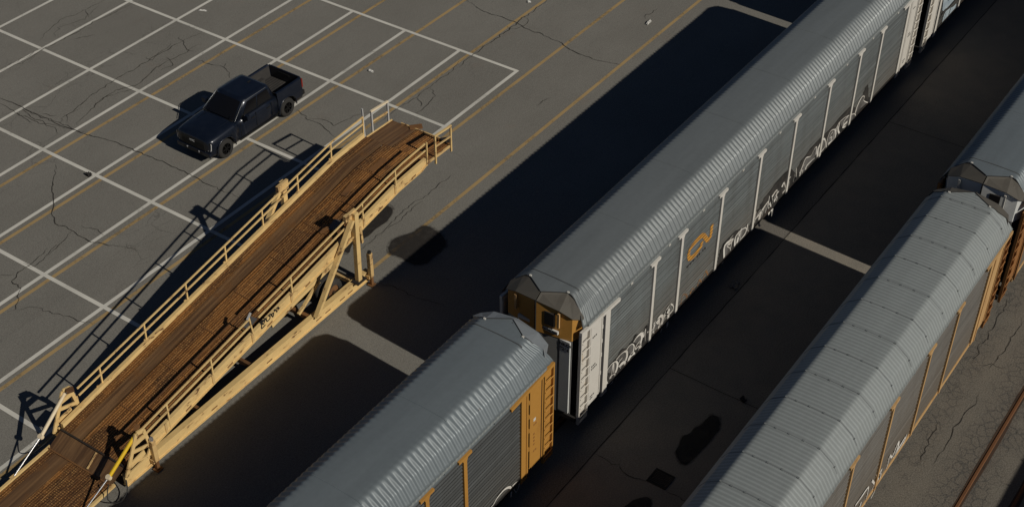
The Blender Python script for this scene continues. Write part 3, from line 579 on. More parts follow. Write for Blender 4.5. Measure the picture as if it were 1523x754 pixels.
# ---- writing, emblem and graffiti on the cars
_rg = random.Random(11)
def graffiti(parent, strokes, mat, w0, y=-1.492):
    for st in strokes:
        w = lambda t, a=_rg.uniform(.75, 1.25), b=_rg.uniform(0, 6): w0*a*(0.75+0.4*math.sin(b+5*t))
        px = parent.location.x
        m = MB(); stroke_xz(m, [(x-px, z) for x, z in st], w, 0)
        o = m.build('graffiti', M[mat], parent); o.location.y = y
def fill_xz(parent, pts, mat, y):
    px = parent.location.x; p = smooth2(pts + [pts[0]])[:-1]
    return MB().add([(x-px, 0, z) for x, z in p], [tuple(range(len(p)))]).build('graffiti', M[mat], parent)
def shrink(st): return st
dark_bg = [[(1.75,.98),(1.9,1.45),(2.6,1.75),(3.0,1.55),(3.5,1.75),(3.9,1.5),(4.3,1.6),(4.35,.9),(2.4,.74)], [(9.3,.8),(9.5,1.55),(10.6,1.6),(11.8,1.1),(12.8,1.75),(14.5,1.9),(15.2,1.6),(15.2,.8)], [(15.3,.8),(15.7,1.5),(17.2,1.8),(18.5,1.7),(20.4,1.75),(21.3,1.25),(22.0,2.0),(22.4,1.2),(22.3,.85)]]
for k, bg in enumerate(dark_bg):
    o = fill_xz(main, bg, 'graf_black', 0); o.location.y = -1.487
    bpy.data.materials
graffiti(main, G_MAIN, 'graf_white', 0.11, -1.494)
_rl = random.Random(21)
for st in G_MAIN:          # dull fills inside the bigger letters, a second thinner pass of angular strokes over them
    if len(st) >= 6:
        o = fill_xz(main, st, 'graf_grey', 0); o.location.y = -1.4885
extra = []
for xa, xb in ((9.4, 15.1), (15.4, 22.2), (2.0, 4.2)):
    x = xa
    while x < xb:
        h = _rl.uniform(.30, .62); w_ = _rl.uniform(.22, .42); z0 = _rl.uniform(.84, 1.0)
        kind = _rl.randrange(8)
        if kind == 0: extra.append([(x, z0), (x+w_*.2, z0+h), (x+w_*.55, z0+h*.45), (x+w_*.9, z0+h*1.05), (x+w_, z0)])
        elif kind == 1: extra.append([(x, z0+h), (x+w_*.1, z0), (x+w_, z0+h*.1), (x+w_*.8, z0+h*.5)])
        elif kind == 2: extra.append([(x+w_, z0+h*.9), (x+w_*.2, z0+h*.8), (x+w_*.1, z0+h*.45), (x+w_*.8, z0+h*.4), (x+w_*.7, z0)])
        elif kind == 3: extra.append([(x, z0), (x+w_*.4, z0+h), (x+w_*.7, z0+h*.2)])
        x += w_*_rl.uniform(1.1, 1.9)
graffiti(main, extra, 'graf_white', 0.045, -1.4925)
graffiti(main, G_BROWN, 'graf_brown', 0.09, -1.492)
graffiti(near, G_NEAR, 'graf_white', 0.09, -1.494)
graffiti(third, [[(x, z-0.02) for x, z in st] for st in G_THREE], 'graf_white', 0.11, -1.494)
for st in G_NEXT[:1] + G_NEXT[1:]:
    o = fill_xz(nxt, st, 'graf_blue', 0); o.location.y = -1.489
for st in [[(30.3,1.3),(30.7,1.5),(31.3,1.4),(32.2,1.45)], [(30.9,.75),(31.0,1.25)], [(31.5,.75),(31.6,1.2)], [(30.5,2.3),(31,1.9)]]:
    graffiti(nxt, [st], 'graf_black', 0.09, -1.494)
# orange emblem: one continuous band forming a C and an N
m = MB(); stroke_xz(m, [(7.77,2.94),(7.74,2.74),(7.42,2.65),(7.1,2.66),(6.90,2.78),(6.84,3.02),(6.97,3.20),(7.36,3.25),(7.70,3.23),(7.90,3.10),(8.08,2.86),(8.24,2.70),(8.40,2.72),(8.44,2.9),(8.44,3.27)], 0.20, 0)
o = m.build('emblem', M['logo'], main); o.location.y = -1.496
text_obj('web_address', 'w w w . c n . c a', 0.21, M['letter'], main, (6.78, -1.494, 2.37), (R(90), 0, 0), 0.004, 0.002, sx=0.98)
# reporting marks on the end door strip and the band across the orange doors
def face(parent, s, size, y, z, x, mat, rz=0):
    return text_obj('lettering', s, size, M[mat], parent, (x, y, z), (R(90), 0, R(-90)+rz), 0.006, 0.002)
mk = MB().box(-0.165, -0.10, -1.19, -0.82, 0.9, 3.96).build('white_strip', M['silver'], main)
mk.rotation_euler = (0, 0, 0)
face(main, 'NKCR', 0.17, -0.80, 3.76, -0.169, 'letter'); face(main, '9264', 0.17, -0.82, 3.56, -0.169, 'letter')
MB().box(-0.262, -0.19, -0.79, -0.12, 4.155, 4.275).build('white_band', M['silver'], main)
MB().box(-0.262, -0.19, 0.12, 0.70, 4.155, 4.275).build('white_band', M['silver'], main)
face(main, 'AUTO RAIL CAR', 0.085, -0.13, 4.185, -0.265, 'letter')
MB().box(-0.275, -0.24, -0.79, -0.05, 4.155, 4.235).build('door_rail', M['bracket'], fourth); MB().box(-0.275, -0.24, 0.05, 0.80, 4.155, 4.235).build('door_rail', M['bracket'], fourth)
face(fourth, 'RAIL CAR', 0.11, -0.50, 4.02, -0.245, 'letter')
# small black stencil marks on the ladder-end panels
for par, mats, xs in ((main, 'letter', (0.66, 26.0)),):
    for x0 in xs:
        for (zz, n_) in ((2.45, 3), (2.33, 4), (3.7, 3), (1.12, 3), (1.02, 2)):
            for i in range(n_):
                MB().box(x0+0.09*i, x0+0.06+0.09*i, -1.5085, -1.505, zz, zz+0.06).build('stencil_mark', M[mats], par)
for (zz, n_) in ((2.6, 2), (2.2, 1), (2.05, 1), (1.9, 1), (1.75, 1), (1.45, 2)):
    for i in range(n_): MB().box(26.0+0.1*i, 26.07+0.1*i, -1.5085, -1.505, zz, zz+0.07).build('stencil_mark', M['orange' if False else 'brown'], near)
MB().box(26.0, 26.12, -1.509, -1.505, 2.78, 2.90).build('paper_placard', M['white_p'], near)
# ---------------------------------------------------------------- the loading ramp
def rust_deck():
    m, nt, b, v = base_mat('rusty_deck', 0.62, 0.1, 0.35)
    ln = noise_(nt, scaled(nt, v, (0.10, 7.0, 1)), 1.0, 6, 0.65)
    ln2 = noise_(nt, scaled(nt, v, (0.25, 30.0, 1)), 1.0, 4, 0.6)
    bl = noise_(nt, scaled(nt, v, (0.8, 1.6, 1)), 1.0, 6, 0.6)
    sp = noise_(nt, scaled(nt, v, (9.0, 13.0, 1)), 1.0, 3, 0.7)
    c = mix(nt, ramp_(nt, ln, 0.38, 0.64), (0.110, 0.043, 0.011), (0.30, 0.128, 0.032))
    c = mix(nt, math_(nt, 'MULTIPLY', ramp_(nt, bl, 0.50, 0.70), 0.85), c, (0.060, 0.028, 0.011))
    c = mix(nt, math_(nt, 'MULTIPLY', ramp_(nt, ln2, 0.54, 0.72), 0.65), c, (0.47, 0.255, 0.095))
    sep = N(nt, 'ShaderNodeSeparateXYZ'); L_(nt, v, sep.inputs[0])
    vo = N(nt, 'ShaderNodeTexVoronoi'); vo.inputs['Scale'].default_value = 1.0; vo.distance = 'CHEBYCHEV'; L_(nt, scaled(nt, v, (0.5, 1.05, 0.01)), vo.inputs['Vector'])
    sc_ = N(nt, 'ShaderNodeSeparateColor'); L_(nt, vo.outputs['Color'], sc_.inputs[0])
    c = mix(nt, math_(nt, 'MULTIPLY', math_(nt, 'GREATER_THAN', sc_.outputs[0], 0.55), 0.5), c, (0.070, 0.033, 0.014))
    w = N(nt, 'ShaderNodeTexWave'); w.wave_type = 'BANDS'; w.bands_direction = 'X'; w.inputs['Scale'].default_value = 4.2; w.inputs['Distortion'].default_value = 1.2; w.inputs['Detail'].default_value = 3; L_(nt, v, w.inputs['Vector'])
    # worn-bright tooth tips, dark holes between them
    c = mix(nt, math_(nt, 'MULTIPLY', math_(nt, 'MULTIPLY', ramp_(nt, w.outputs[0], 0.55, 0.9), ramp_(nt, sp, 0.45, 0.6)), 0.5), c, (0.50, 0.27, 0.09))
    c = mix(nt, math_(nt, 'MULTIPLY', ramp_(nt, sp, 0.40, 0.28), 0.6), c, (0.03, 0.016, 0.009))
    L_(nt, c, b.inputs['Base Color'])
    L_(nt, math_(nt, 'ADD', 0.5, math_(nt, 'MULTIPLY', bl, 0.3)), b.inputs['Roughness'])
    bump(nt, b, math_(nt, 'ADD', math_(nt, 'MULTIPLY', w.outputs[0], 0.7), ln2), 0.8, 0.04)
    return m
M['deck'] = rust_deck()
def track_mat():
    m, nt, b, v = base_mat('worn_wheel_track', 0.5, 0.25, 0.5)
    ln = noise_(nt, scaled(nt, v, (0.18, 8.0, 1)), 1.0, 6, 0.65)
    c = mix(nt, ramp_(nt, ln, 0.38, 0.66), (0.105, 0.055, 0.027), (0.24, 0.135, 0.062))
    L_(nt, mix(nt, ramp_(nt, noise_(nt, v, 1.3, 5), 0.52, 0.75), c, (0.19, 0.088, 0.03)), b.inputs['Base Color'])
    bump(nt, b, ln, 0.2, 0.02); return m
M['track'] = track_mat()
def rust_paint(name, c, lo=0.585, hi=0.66):
    m, nt, b, v = base_mat(name, 0.55, 0, 0.4)
    n = noise_(nt, scaled(nt, v, (0.9, 3, 2.6)), 1.6, 8, 0.7); n2 = noise_(nt, v, 0.8, 4, 0.6)
    spot = ramp_(nt, n, lo, hi)
    halo = math_(nt, 'MULTIPLY', ramp_(nt, n, lo-0.12, hi+0.02), 0.35)
    base = mix(nt, ramp_(nt, n2, 0.3, 0.8), c, tuple(x*0.84 for x in c))
    base = mix(nt, halo, base, (0.40, 0.20, 0.07))
    c_ = mix(nt, spot, base, (0.10, 0.038, 0.014))
    L_(nt, mix(nt, 0.08, c_, mix(nt, noise_(nt, v, 14, 4), (0.05, 0.03, 0.01), (0.95, 0.8, 0.5))), b.inputs['Base Color'])
    return m
M['cream'] = rust_paint('cream_yellow_paint', (0.72, 0.505, 0.215))
M['cream_rusty'] = rust_paint('rusting_cream_paint', (0.62, 0.42, 0.18), 0.52, 0.63)
M['rustbar'] = paint('rusty_steel', (0.19, 0.088, 0.030), (0.07, 0.035, 0.018), 0.8, 0.1)
M['darksteel'] = paint('greasy_steel', (0.035, 0.030, 0.027), (0.09, 0.05, 0.025), 0.6, 0.3)
M['plate'] = paint('grey_patch_plate', (0.13, 0.125, 0.12), (0.08, 0.06, 0.045), 0.6, 0.3)
M['tyre'] = paint('tyre_rubber', (0.022, 0.021, 0.020), (0.05, 0.045, 0.04), 0.9)
M['yellow'] = paint('bright_yellow_paint', (0.72, 0.46, 0.02), (0.6, 0.38, 0.03), 0.4)
M['offwhite'] = paint('cream_white_paint', (0.72, 0.60, 0.42), (0.6, 0.45, 0.28), 0.5)
M['chrome'] = paint('polished_rod', (0.7, 0.7, 0.7), (0.6, 0.6, 0.6), 0.25, 0.8)
M['rubber'] = paint('black_hose', (0.012, 0.012, 0.012), (0.02, 0.02, 0.02), 0.6)
M['galvtube'] = paint('bare_galvanised_tube', (0.55, 0.55, 0.54), (0.4, 0.4, 0.4), 0.45, 0.3)
rp = empty('loading_ramp', (0, 10.45, 0), R(1.2))
tag(rp, 'cream yellow loading ramp with rusty steel deck, handrails and yellow lifting cylinder', 'loading ramp')
def zb_(x):   # top of the side beams
    return 2.585 + 0.165*x if x < 4 else 3.245 + 0.045*(x-4)
def zd(x): return zb_(x) - 0.15
xs = [-9.9 + i*0.1 for i in range(157)]          # -9.9 .. 5.7
for s in (-1, 1):
    # channel-section side beam: web and flanges, rounded lower corner at the high end
    ya, yb = (1.40, 1.52)
    m = MB()
    x0 = -9.85 if s == 1 else -8.75
    rows = []
    for x in [x0, -8, -6, -4, -2, 0, 2, 3.6, 4.0, 4.5, 5.4, 5.72]:
        if x < x0: continue
        t = zb_(x); h = 0.36 if x < 5.5 else 0.26
        rows.append([(x, s*yb, t-h), (x, s*yb, t), (x, s*ya, t), (x, s*ya, t-h)])
    m.grid(rows, False, s < 0)
    m.add(rows[0], [(0, 1, 2, 3)]).add(rows[-1], [(3, 2, 1, 0)])
    for (p, q) in zip(rows, rows[1:]):
        a, b = Vector(p[0]), Vector(q[0]); m.beam(a+Vector((0, s*0.02, 0.012)), b+Vector((0, s*0.02, 0.012)), 0.07, 0.03)
    sb = m.build('side_beam', M['cream'], rp, fix=True)
    # overlapping sleeve plates and stiffeners on the beam
    for x in (-8.2, -6.0, -4.05, -2.05, 1.95, 3.8):
        MB().beam((x+0.02, s*1.535, zb_(x)-0.36), (x+0.02, s*1.535, zb_(x)+0.02), 0.09, 0.035, (0, 1, 0)).build('post_socket', M['cream_rusty'], sb)
    for x in (-7.2, -5.2, -3.2, -1.2, 0.9, 2.9, 4.9):
        MB().beam((x-0.10, s*1.523, zb_(x-0.1)-0.31), (x+0.16, s*1.523, zb_(x+0.16)-0.30), 0.012, 0.05).build('rust_scar', M['rustbar'], sb)
# deck: planks running along the ramp, a smooth wheel track left of the middle
def deck_rows(f, x0, x1, ya, yb, groove, step=0.1, seed=0.0):
    ys = []
    y = ya
    if groove:
        while y < yb-0.02:
            for dy, dz in ((0, -0.02), (0.014, 0), (0.066, 0), (0.080, -0.02)):
                if y+dy < yb: ys.append((y+dy, dz))
            y += 0.096
    else:
        k = max(2, int((yb-ya)/0.08)); ys = [(ya+(yb-ya)*i/k, 0) for i in range(k+1)]
    n = int((x1-x0)/step)
    return [[(x, y, f(x)+dz+0.012*noise.noise(Vector((x*0.9, y*2.2, 1.7+seed)))+0.006*noise.noise(Vector((x*5, y*7, 3+seed)))) for y, dz in ys] for x in [x0+(x1-x0)*i/n for i in range(n+1)]]
MB().grid(deck_rows(zd, -9.93, 5.78, -1.39, 0.52, True), False, True).build('deck_planks', M['deck'], rp)
MB().grid(deck_rows(lambda x: zd(x)+0.008, -9.93, 5.78, 0.52, 1.02, False), True, True).build('wheel_track', M['track'], rp)
MB().grid(deck_rows(zd, -9.93, 5.78, 1.02, 1.41, True), False, True).build('deck_planks', M['deck'], rp)
MB().grid(deck_rows(lambda x: zd(x)-0.09, -9.9, 5.7, -1.39, 1.39, False, 0.5), False, True).build('deck_underside', M['darksteel'], rp)
rd = random.Random(5)
for x in (-8.3, -6.4, -4.6, -2.9, -1.0, 0.8, 2.5, 4.1):
    m = MB(); dx = rd.uniform(-.15, .15)
    m.beam((x, -1.38, zd(x)+0.006), (x+dx, 0.40, zd(x+dx)+0.006), 0.035, 0.02); m.build('deck_seam', M['rustbar'], rp)
m = MB().beam((-9.9, -0.42, zd(-9.9)+0.005), (-3.5, -0.46, zd(-3.5)+0.005), 0.05, 0.03); m.beam((-3.5, -0.46, zd(-3.5)+0.004), (5.6, -0.50, zd(5.6)+0.004), 0.03, 0.02); m.build('deck_rib', M['rustbar'], rp)
for (x, y, lx, ly, mt, a) in ((1.35, -0.72, 0.5, 0.36, 'plate', 0.12), (1.0, -0.45, 0.42, 0.30, 'rustbar', -0.2), (-3.6, -1.0, 0.5, 0.32, 'plate', 0.1), (4.6, -0.1, 0.9, 0.25, 'rustbar', 0.0), (3.0, 0.0, 0.7, 0.25, 'rustbar', 0.1)):
    pts = []
    for i, j in ((-1, -1), (1, -1), (1, 1), (-1, 1)):
        px = x + i*lx/2*math.cos(a) - j*ly/2*math.sin(a); py = y + i*lx/2*math.sin(a) + j*ly/2*math.cos(a); pts.append((px, py, zd(px)+0.018))
    MB().prism(pts, (0, 0, 0.012)).build('patch_plate', M[mt], rp, fix=True)
# handrails
def rail_run(s, a, b, lean=0.0):
    for name, dz in (('top_rail', 0.66), ('middle_rail', 0.36)):
        pts = []
        x = a
        while x < b: pts.append((x, s*1.50, zb_(x)+dz)); x += 1.0
        pts.append((b, s*1.50, zb_(b)+dz))
        m = MB()
        for p, q in zip(pts, pts[1:]): m.beam(p, (Vector(q)+(Vector(q)-Vector(p)).normalized()*0.01), 0.048, 0.048)
        m.build(name, M['cream'], rp)
rail_run(1, -8.95, 5.82); rail_run(-1, -9.15, -4.05); rail_run(-1, -3.62, 5.70)
for s in (-1, 1):
    for x in (-8.02, -5.97, -3.96, -1.98, -0.02, 1.93, 3.85, 5.75):
        if s == -1 and abs(x) < 0.1: continue
        lean = -0.10 if (s == -1 and abs(x+3.96) < .1) else 0.03
        MB().beam((x+0.02, s*1.515, zb_(x)-0.34), (x+0.02+lean, s*1.50, zb_(x)+0.67+(0.05 if lean < 0 else 0)), 0.055, 0.05, (0, 1, 0)).build('rail_post', M['cream'], rp)
MB().beam((-4.12, -1.5, zb_(-4.1)+0.70), (-3.86, -1.42, zb_(-4.1)+0.78), 0.06, 0.06).build('bent_bracket', M['galvtube'], rp)
MB().beam((5.86, 1.52, zb_(5.8)-0.30), (5.83, 1.52, zb_(5.8)+1.02), 0.055, 0.055, (0, 1, 0)).build('tall_post', M['galvtube'], rp)
# A-frame towers near the high end
for s in (-1, 1):
    y = s*1.66
    m = MB().beam((1.28, y, 0.50), (1.38, y, 3.62), 0.20, 0.17, (0, 1, 0)); m.build('tower_post', M['cream'], rp)
    MB().beam((1.22, y, 3.40), (-1.12, y+s*0.02, 0.58), 0.13, 0.17, (0, 1, 0)).build('tower_brace', M['cream'], rp)
    m = MB().prism([(1.15, y-s*0.05, 3.30), (1.50, y-s*0.05, 3.30), (1.52, y-s*0.05, 3.68), (1.05, y-s*0.05, 3.66), (0.98, y-s*0.05, 3.52)], (0, -s*0.10, 0)); m.box(0.95, 1.15, min(y-s*.18, y-s*.05), max(y-s*.18, y-s*.05), 3.42, 3.66)
    m.build('tower_cap', M['cream_rusty'], rp, fix=True)
    MB().box(1.05, 1.55, y-0.16, y+0.16, 0.575, 0.63).build('base_plate', M['darksteel'], rp)
    MB().beam((1.75, y-s*0.10, 2.0), (1.70, y-s*0.1, 2.72), 0.10, 0.08, (0, 1, 0)).build('hanger', M['cream_rusty'], rp)
    MB().beam((1.36, y-s*.02, 2.6), (0.5, s*1.53, 2.58), 0.05, 0.05).build('tie_bar', M['cream_rusty'], rp)
    # chassis beam on the ground side
    m = MB().box(-10.1, 1.98, min(s*1.45, s*1.55), max(s*1.45, s*1.55), 0.15, 0.575); m.box(-10.1, 1.98, min(s*1.40, s*1.60), max(s*1.40, s*1.60), 0.14, 0.165); m.box(-10.1, 1.98, min(s*1.40, s*1.60), max(s*1.40, s*1.60), 0.56, 0.585)
    m.build('chassis_beam', M['cream'], rp)
    for x in (-6.3, -3.6, -1.0, -0.5, 0.3, 0.75): MB().box(x, x+0.28, min(s*1.548, s*1.553), max(s*1.548, s*1.553), 0.25, 0.30).build('rust_scar', M['rustbar'], rp)
    # jack legs
    for x, zt in ((1.88, 1.50), (-8.98, 1.33)):
        m = MB().beam((x, s*1.74, 0.42), (x, s*1.74, zt), 0.16, 0.16, (0, 1, 0)); j = m.build('jack_leg', M['cream_rusty'], rp, bevel=0.012)
        MB().beam((x, s*1.74, 0.06), (x, s*1.74, 0.45), 0.11, 0.11, (0, 1, 0)).build('jack_tube', M['rustbar'], j)
        MB().box(x-0.12, x+0.12, s*1.74-0.12, s*1.74+0.12, 0.018, 0.05).build('jack_foot', M['rustbar'], j)
        MB().tube([(x, s*1.74, zt), (x, s*1.74, zt+0.09)], 0.07, 10).build('jack_cap', M['black' if x > 0 else 'chrome'], j)
        MB().beam((x, s*1.58, 0.40), (x, s*1.74, 0.40), 0.22, 0.14).build('jack_bracket', M['cream_rusty'], j)
# cross members, axle, wheels, levelling gear under the deck
for x, z, w in ((-9.6, 0.40, 0.14), (-6.6, 0.42, 0.12), (-4.1, 0.42, 0.12), (-1.15, 0.46, 0.14), (1.25, 0.46, 0.2)):
    MB().beam((x, -1.46, z), (x, 1.46, z), w, 0.16).build('cross_member', M['cream_rusty' if x > 0 else 'rustbar'], rp)
for x in (-7.5, -5.0, -2.5, 0.0, 2.5, 4.9):
    MB().beam((x, -1.41, zd(x)-0.18), (x, 1.41, zd(x)-0.18), 0.1, 0.16).build('deck_bearer', M['rustbar'], rp)
MB().tube([(0.35, -1.3, 0.5), (0.35, 1.3, 0.5)], 0.07, 8).build('axle', M['darksteel'], rp)
for s in (-1, 1):
    for y in (0.80, 1.14):
        w = MB(); rp_ = []
        prof = [(-.12, .28), (-.13, .40), (-.11, .475), (-.05, .50), (.05, .50), (.11, .475), (.13, .40), (.12, .28)]
        rows = [[(0.35+r*math.cos(t), s*y+p, 0.52+r*math.sin(t)) for p, r in prof] for t in [2*math.pi*k/28 for k in range(29)]]
        w.grid(rows, True); wo = w.build('wheel', M['tyre'], rp, fix=True)
        MB().tube([(0.35, s*y-0.09, 0.52), (0.35, s*y+0.09, 0.52)], 0.275, 20).build('rim', M['rustbar'], wo)
    MB().beam((-2.6, s*0.95, 0.95), (0.9, s*0.95, 1.45), 0.12, 0.16).build('lifting_arm', M['cream'], rp)
    MB().beam((-1.3, s*1.02, 0.55), (-0.1, s*1.02, 1.22), 0.10, 0.10).build('lifting_link', M['cream'], rp)
    MB().tube([(-2.2, s*0.6, 0.55), (0.9, s*0.6, 1.75)], 0.07, 10).build('tilt_cylinder', M['darksteel'], rp)
MB().beam((-2.0, -0.4, 0.75), (-0.4, -0.5, 0.62), 0.3, 0.25).build('pump_box', M['darksteel'], rp)
# lower end: gusset towers, cylinders, hoses
for s in (-1, 1):
    y = s*1.64
    m = MB(); e = 0.035
    A = (-9.40, y, 1.93); B = (-9.12, y, 1.86); C_ = (-8.98, y, 0.98); D = (-9.2, y, 0.70); E_ = (-10.08, y, 0.62)
    m.beam(A, E_, 0.13, 0.05, (0, 1, 0)); m.beam(B, C_, 0.12, 0.05, (0, 1, 0)); m.beam(E_, D, 0.12, 0.05, (0, 1, 0)); m.beam(D, C_, 0.12, 0.05, (0, 1, 0)); m.beam(A, B, 0.16, 0.05, (0, 1, 0))
    m.beam((-9.68, y, 1.35), (-9.02, y, 1.12), 0.12, 0.045, (0, 1, 0)); m.beam((-9.55, y, 1.58), (-9.07, y, 1.60), 0.16, 0.045, (0, 1, 0)); m.beam((-9.9, y, 0.9), (-9.25, y, 1.0), 0.20, 0.045, (0, 1, 0))
    m.beam((-9.86, y+s*.0, 0.95), (-9.02, y, 0.72), 0.05, 0.07, (0, 1, 0))
    g = m.build('gusset_tower', M['cream'], rp)
    MB().beam((-9.32, y-s*0.10, 1.92), (-9.12, y-s*0.22, 1.94), 0.14, 0.12).build('tower_head', M['rustbar'], g)
    MB().tube([(-9.36, y-s*0.06, 1.86), (-10.62, y-s*0.12, 1.02)], 0.062, 12).build('cylinder', M['yellow' if s == -1 else 'offwhite'], rp)
    MB().tube([(-10.60, y-s*0.12, 1.035), (-11.95, y-s*0.17, 0.38)], 0.026, 8).build('cylinder_rod', M['chrome'], rp)
    MB().box(-12.05, -11.85, y-s*0.17-0.07, y-s*0.17+0.07, 0.28, 0.42).build('rod_lug', M['cream_rusty'], rp)
    MB().tube([(-10.66, y-s*0.12, 1.08), (-10.60, y-s*0.12, 0.96)], 0.085, 10).build('cylinder_collar', M['offwhite'], rp)
    for hs, off in ((0.0, 0.0),):
        pts = []
        P = [(-10.15-hs, y+s*0.02, 0.55), (-10.35-hs, y+s*(0.20+off), 0.30), (-10.75-hs, y+s*(0.26+off), 0.22), (-11.0-hs, y+s*(0.10), 0.50), (-10.75-hs, y-s*0.04, 0.88)]
        for i in range(len(P)-1):
            for t in (0, .25, .5, .75):
                p0, p1, p2, p3 = [Vector(P[max(0, min(len(P)-1, k))]) for k in (i-1, i, i+1, i+2)]
                pts.append(0.5*(2*p1+(p2-p0)*t+(2*p0-5*p1+4*p2-p3)*t*t+(3*p1-p0-3*p2+p3)*t**3))
        pts.append(Vector(P[-1])); MB().tube(pts, 0.018, 6).build('hose', M['rubber'], rp)
# hinge plate and lower flap lying close to the ground
zl = lambda x: 0.80 + (x+9.93)*0.52 if x > -10.55 else max(0.06, 0.477 + (x+10.55)*0.075)
MB().grid(deck_rows(lambda x: zl(x)+0.008, -10.55, -9.93, -1.42, 1.42, False, 0.1, 5), True, True).build('hinge_plate', M['track'], rp)
MB().beam((-9.95, -1.42, zl(-9.95)+0.03), (-9.95, 1.42, zl(-9.95)+0.03), 0.06, 0.04).build('hinge_bar', M['darksteel'], rp)
MB().beam((-10.56, -1.42, zl(-10.56)+0.02), (-10.56, 1.42, zl(-10.56)+0.02), 0.05, 0.035).build('hinge_bar', M['rustbar'], rp)
MB().beam((-10.5, -0.30, zl(-10.5)+0.03), (-10.0, -0.25, zl(-10.0)+0.03), 0.05, 0.03).build('deck_rib', M['cream_rusty'], rp)
for ya, yb, g_, mt, nm in ((-1.40, 0.45, True, 'deck', 'flap_planks'), (0.45, 1.1, False, 'track', 'flap_track'), (1.1, 1.40, True, 'deck', 'flap_planks')):
    MB().grid(deck_rows(zl, -16.1, -10.56, ya, yb, g_, 0.15, 9), not g_, True).build(nm, M[mt], rp)
for s in (-1, 1):
    m = MB(); k = [(-10.45, zl(-10.56)), (-12, zl(-12)), (-14, zl(-14)), (-16.1, zl(-16.1))]
    for (xa, za), (xb, zb2) in zip(k, k[1:]): m.beam((xa, s*1.44, za-0.01), (xb, s*1.44, zb2-0.01), 0.09, 0.10)
    m.build('flap_edge', M['cream'], rp)
# end flap at the high end with its own short rails
ze = lambda x: 3.06 - (x-5.8)*0.055
for ya, yb, g_, mt, nm in ((-1.42, 0.25, True, 'deck', 'end_planks'), (0.25, 1.42, False, 'track', 'end_plate')):
    MB().grid(deck_rows(ze, 5.84, 7.45, ya, yb, g_, 0.08, 13), not g_, True).build(nm, M[mt], rp)
MB().beam((5.81, -1.4, 3.08), (5.81, 1.4, 3.08), 0.07, 0.05).build('hinge_bar', M['rustbar'], rp)
MB().beam((7.46, -1.0, ze(7.46)), (7.46, 1.0, ze(7.46)), 0.06, 0.09).build('end_lip', M['cream_rusty'], rp)
MB().beam((5.85, 1.45, 3.04), (7.45, 1.45, ze(7.45)), 0.05, 0.09).build('end_edge', M['cream'], rp)
MB().beam((5.85, -1.45, 3.0), (7.3, -1.45, ze(7.3)-0.02), 0.05, 0.10).build('end_edge', M['cream_rusty'], rp)
MB().grid(deck_rows(lambda x: ze(x)-0.06, 5.84, 7.45, -1.42, 1.42, False, 0.5), False, True).build('end_underside', M['darksteel'], rp)
for s in (-1, 1):
    for x in (6.32, 7.30):
        MB().beam((x, s*1.50, 2.74), (x, s*1.50, 3.96-(x-6.32)*0.08), 0.07, 0.06, (0, 1, 0)).build('end_post', M['cream' if s < 0 else 'galvtube'], rp)
    MB().beam((6.28, s*1.50, 3.98), (7.34, s*1.50, 3.88), 0.07, 0.07).build('end_rail', M['cream' if s < 0 else 'offwhite'], rp)
    MB().beam((6.32, s*1.50, 3.50), (7.30, s*1.50, 3.42), 0.05, 0.05).build('end_rail', M['cream_rusty'], rp)
MB().beam((7.4, 0.55, 2.98), (7.75, 0.2, 2.99), 0.25, 0.07).build('latch_block', M['rustbar'], rp)
MB().beam((7.35, -1.0, 2.98), (7.6, -1.25, 2.99), 0.3, 0.10).build('latch_block', M['darksteel'], rp)
m = MB()
for st in G_RAMP: stroke_xz(m, st, 0.05, 0)
o = m.build('graffiti', M['letter'], rp); o.location = (0, -1.528, -0.02)
# ---------------------------------------------------------------- the pickup truck
def car_paint():
    m, nt, b, v = base_mat('navy_car_paint', 0.36, 0.25, 0.45)
    n = noise_(nt, v, 3.0, 5, 0.6)
    L_(nt, mix(nt, ramp_(nt, n, 0.4, 0.75), (0.0055, 0.009, 0.019), (0.009, 0.013, 0.024)), b.inputs['Base Color'])
    b.inputs['Coat Weight'].default_value = 0.35; b.inputs['Coat Roughness'].default_value = 0.12
    return m
M['navy'] = car_paint()
M['glass'] = paint('tinted_glass', (0.006, 0.006, 0.007), (0.010, 0.010, 0.011), 0.08, 0, spec=0.5, fine=0.0)
M['trim'] = paint('black_trim', (0.010, 0.010, 0.010), (0.02, 0.02, 0.02), 0.5)
M['bedliner'] = paint('bed_liner', (0.030, 0.028, 0.027), (0.05, 0.045, 0.04), 0.8)
M['rim'] = paint('black_alloy', (0.014, 0.014, 0.015), (0.03, 0.03, 0.03), 0.35, 0.5)
M['lamp'] = paint('clear_lamp', (0.75, 0.75, 0.75), (0.6, 0.6, 0.6), 0.15, 0.3)
M['highlight_grey'] = paint('satin_highlight_trim', (0.16, 0.17, 0.18), (0.12, 0.12, 0.13), 0.3, 0.5)
M['red'] = paint('red_lamp', (0.20, 0.02, 0.012), (0.12, 0.01, 0.01), 0.2)
tk = empty('pickup_truck', (6.27+0.36, 19.80, 0), math.pi + R(0.3))
tag(tk, 'dark navy crew cab pickup truck parked across the white bay lines', 'pickup truck')
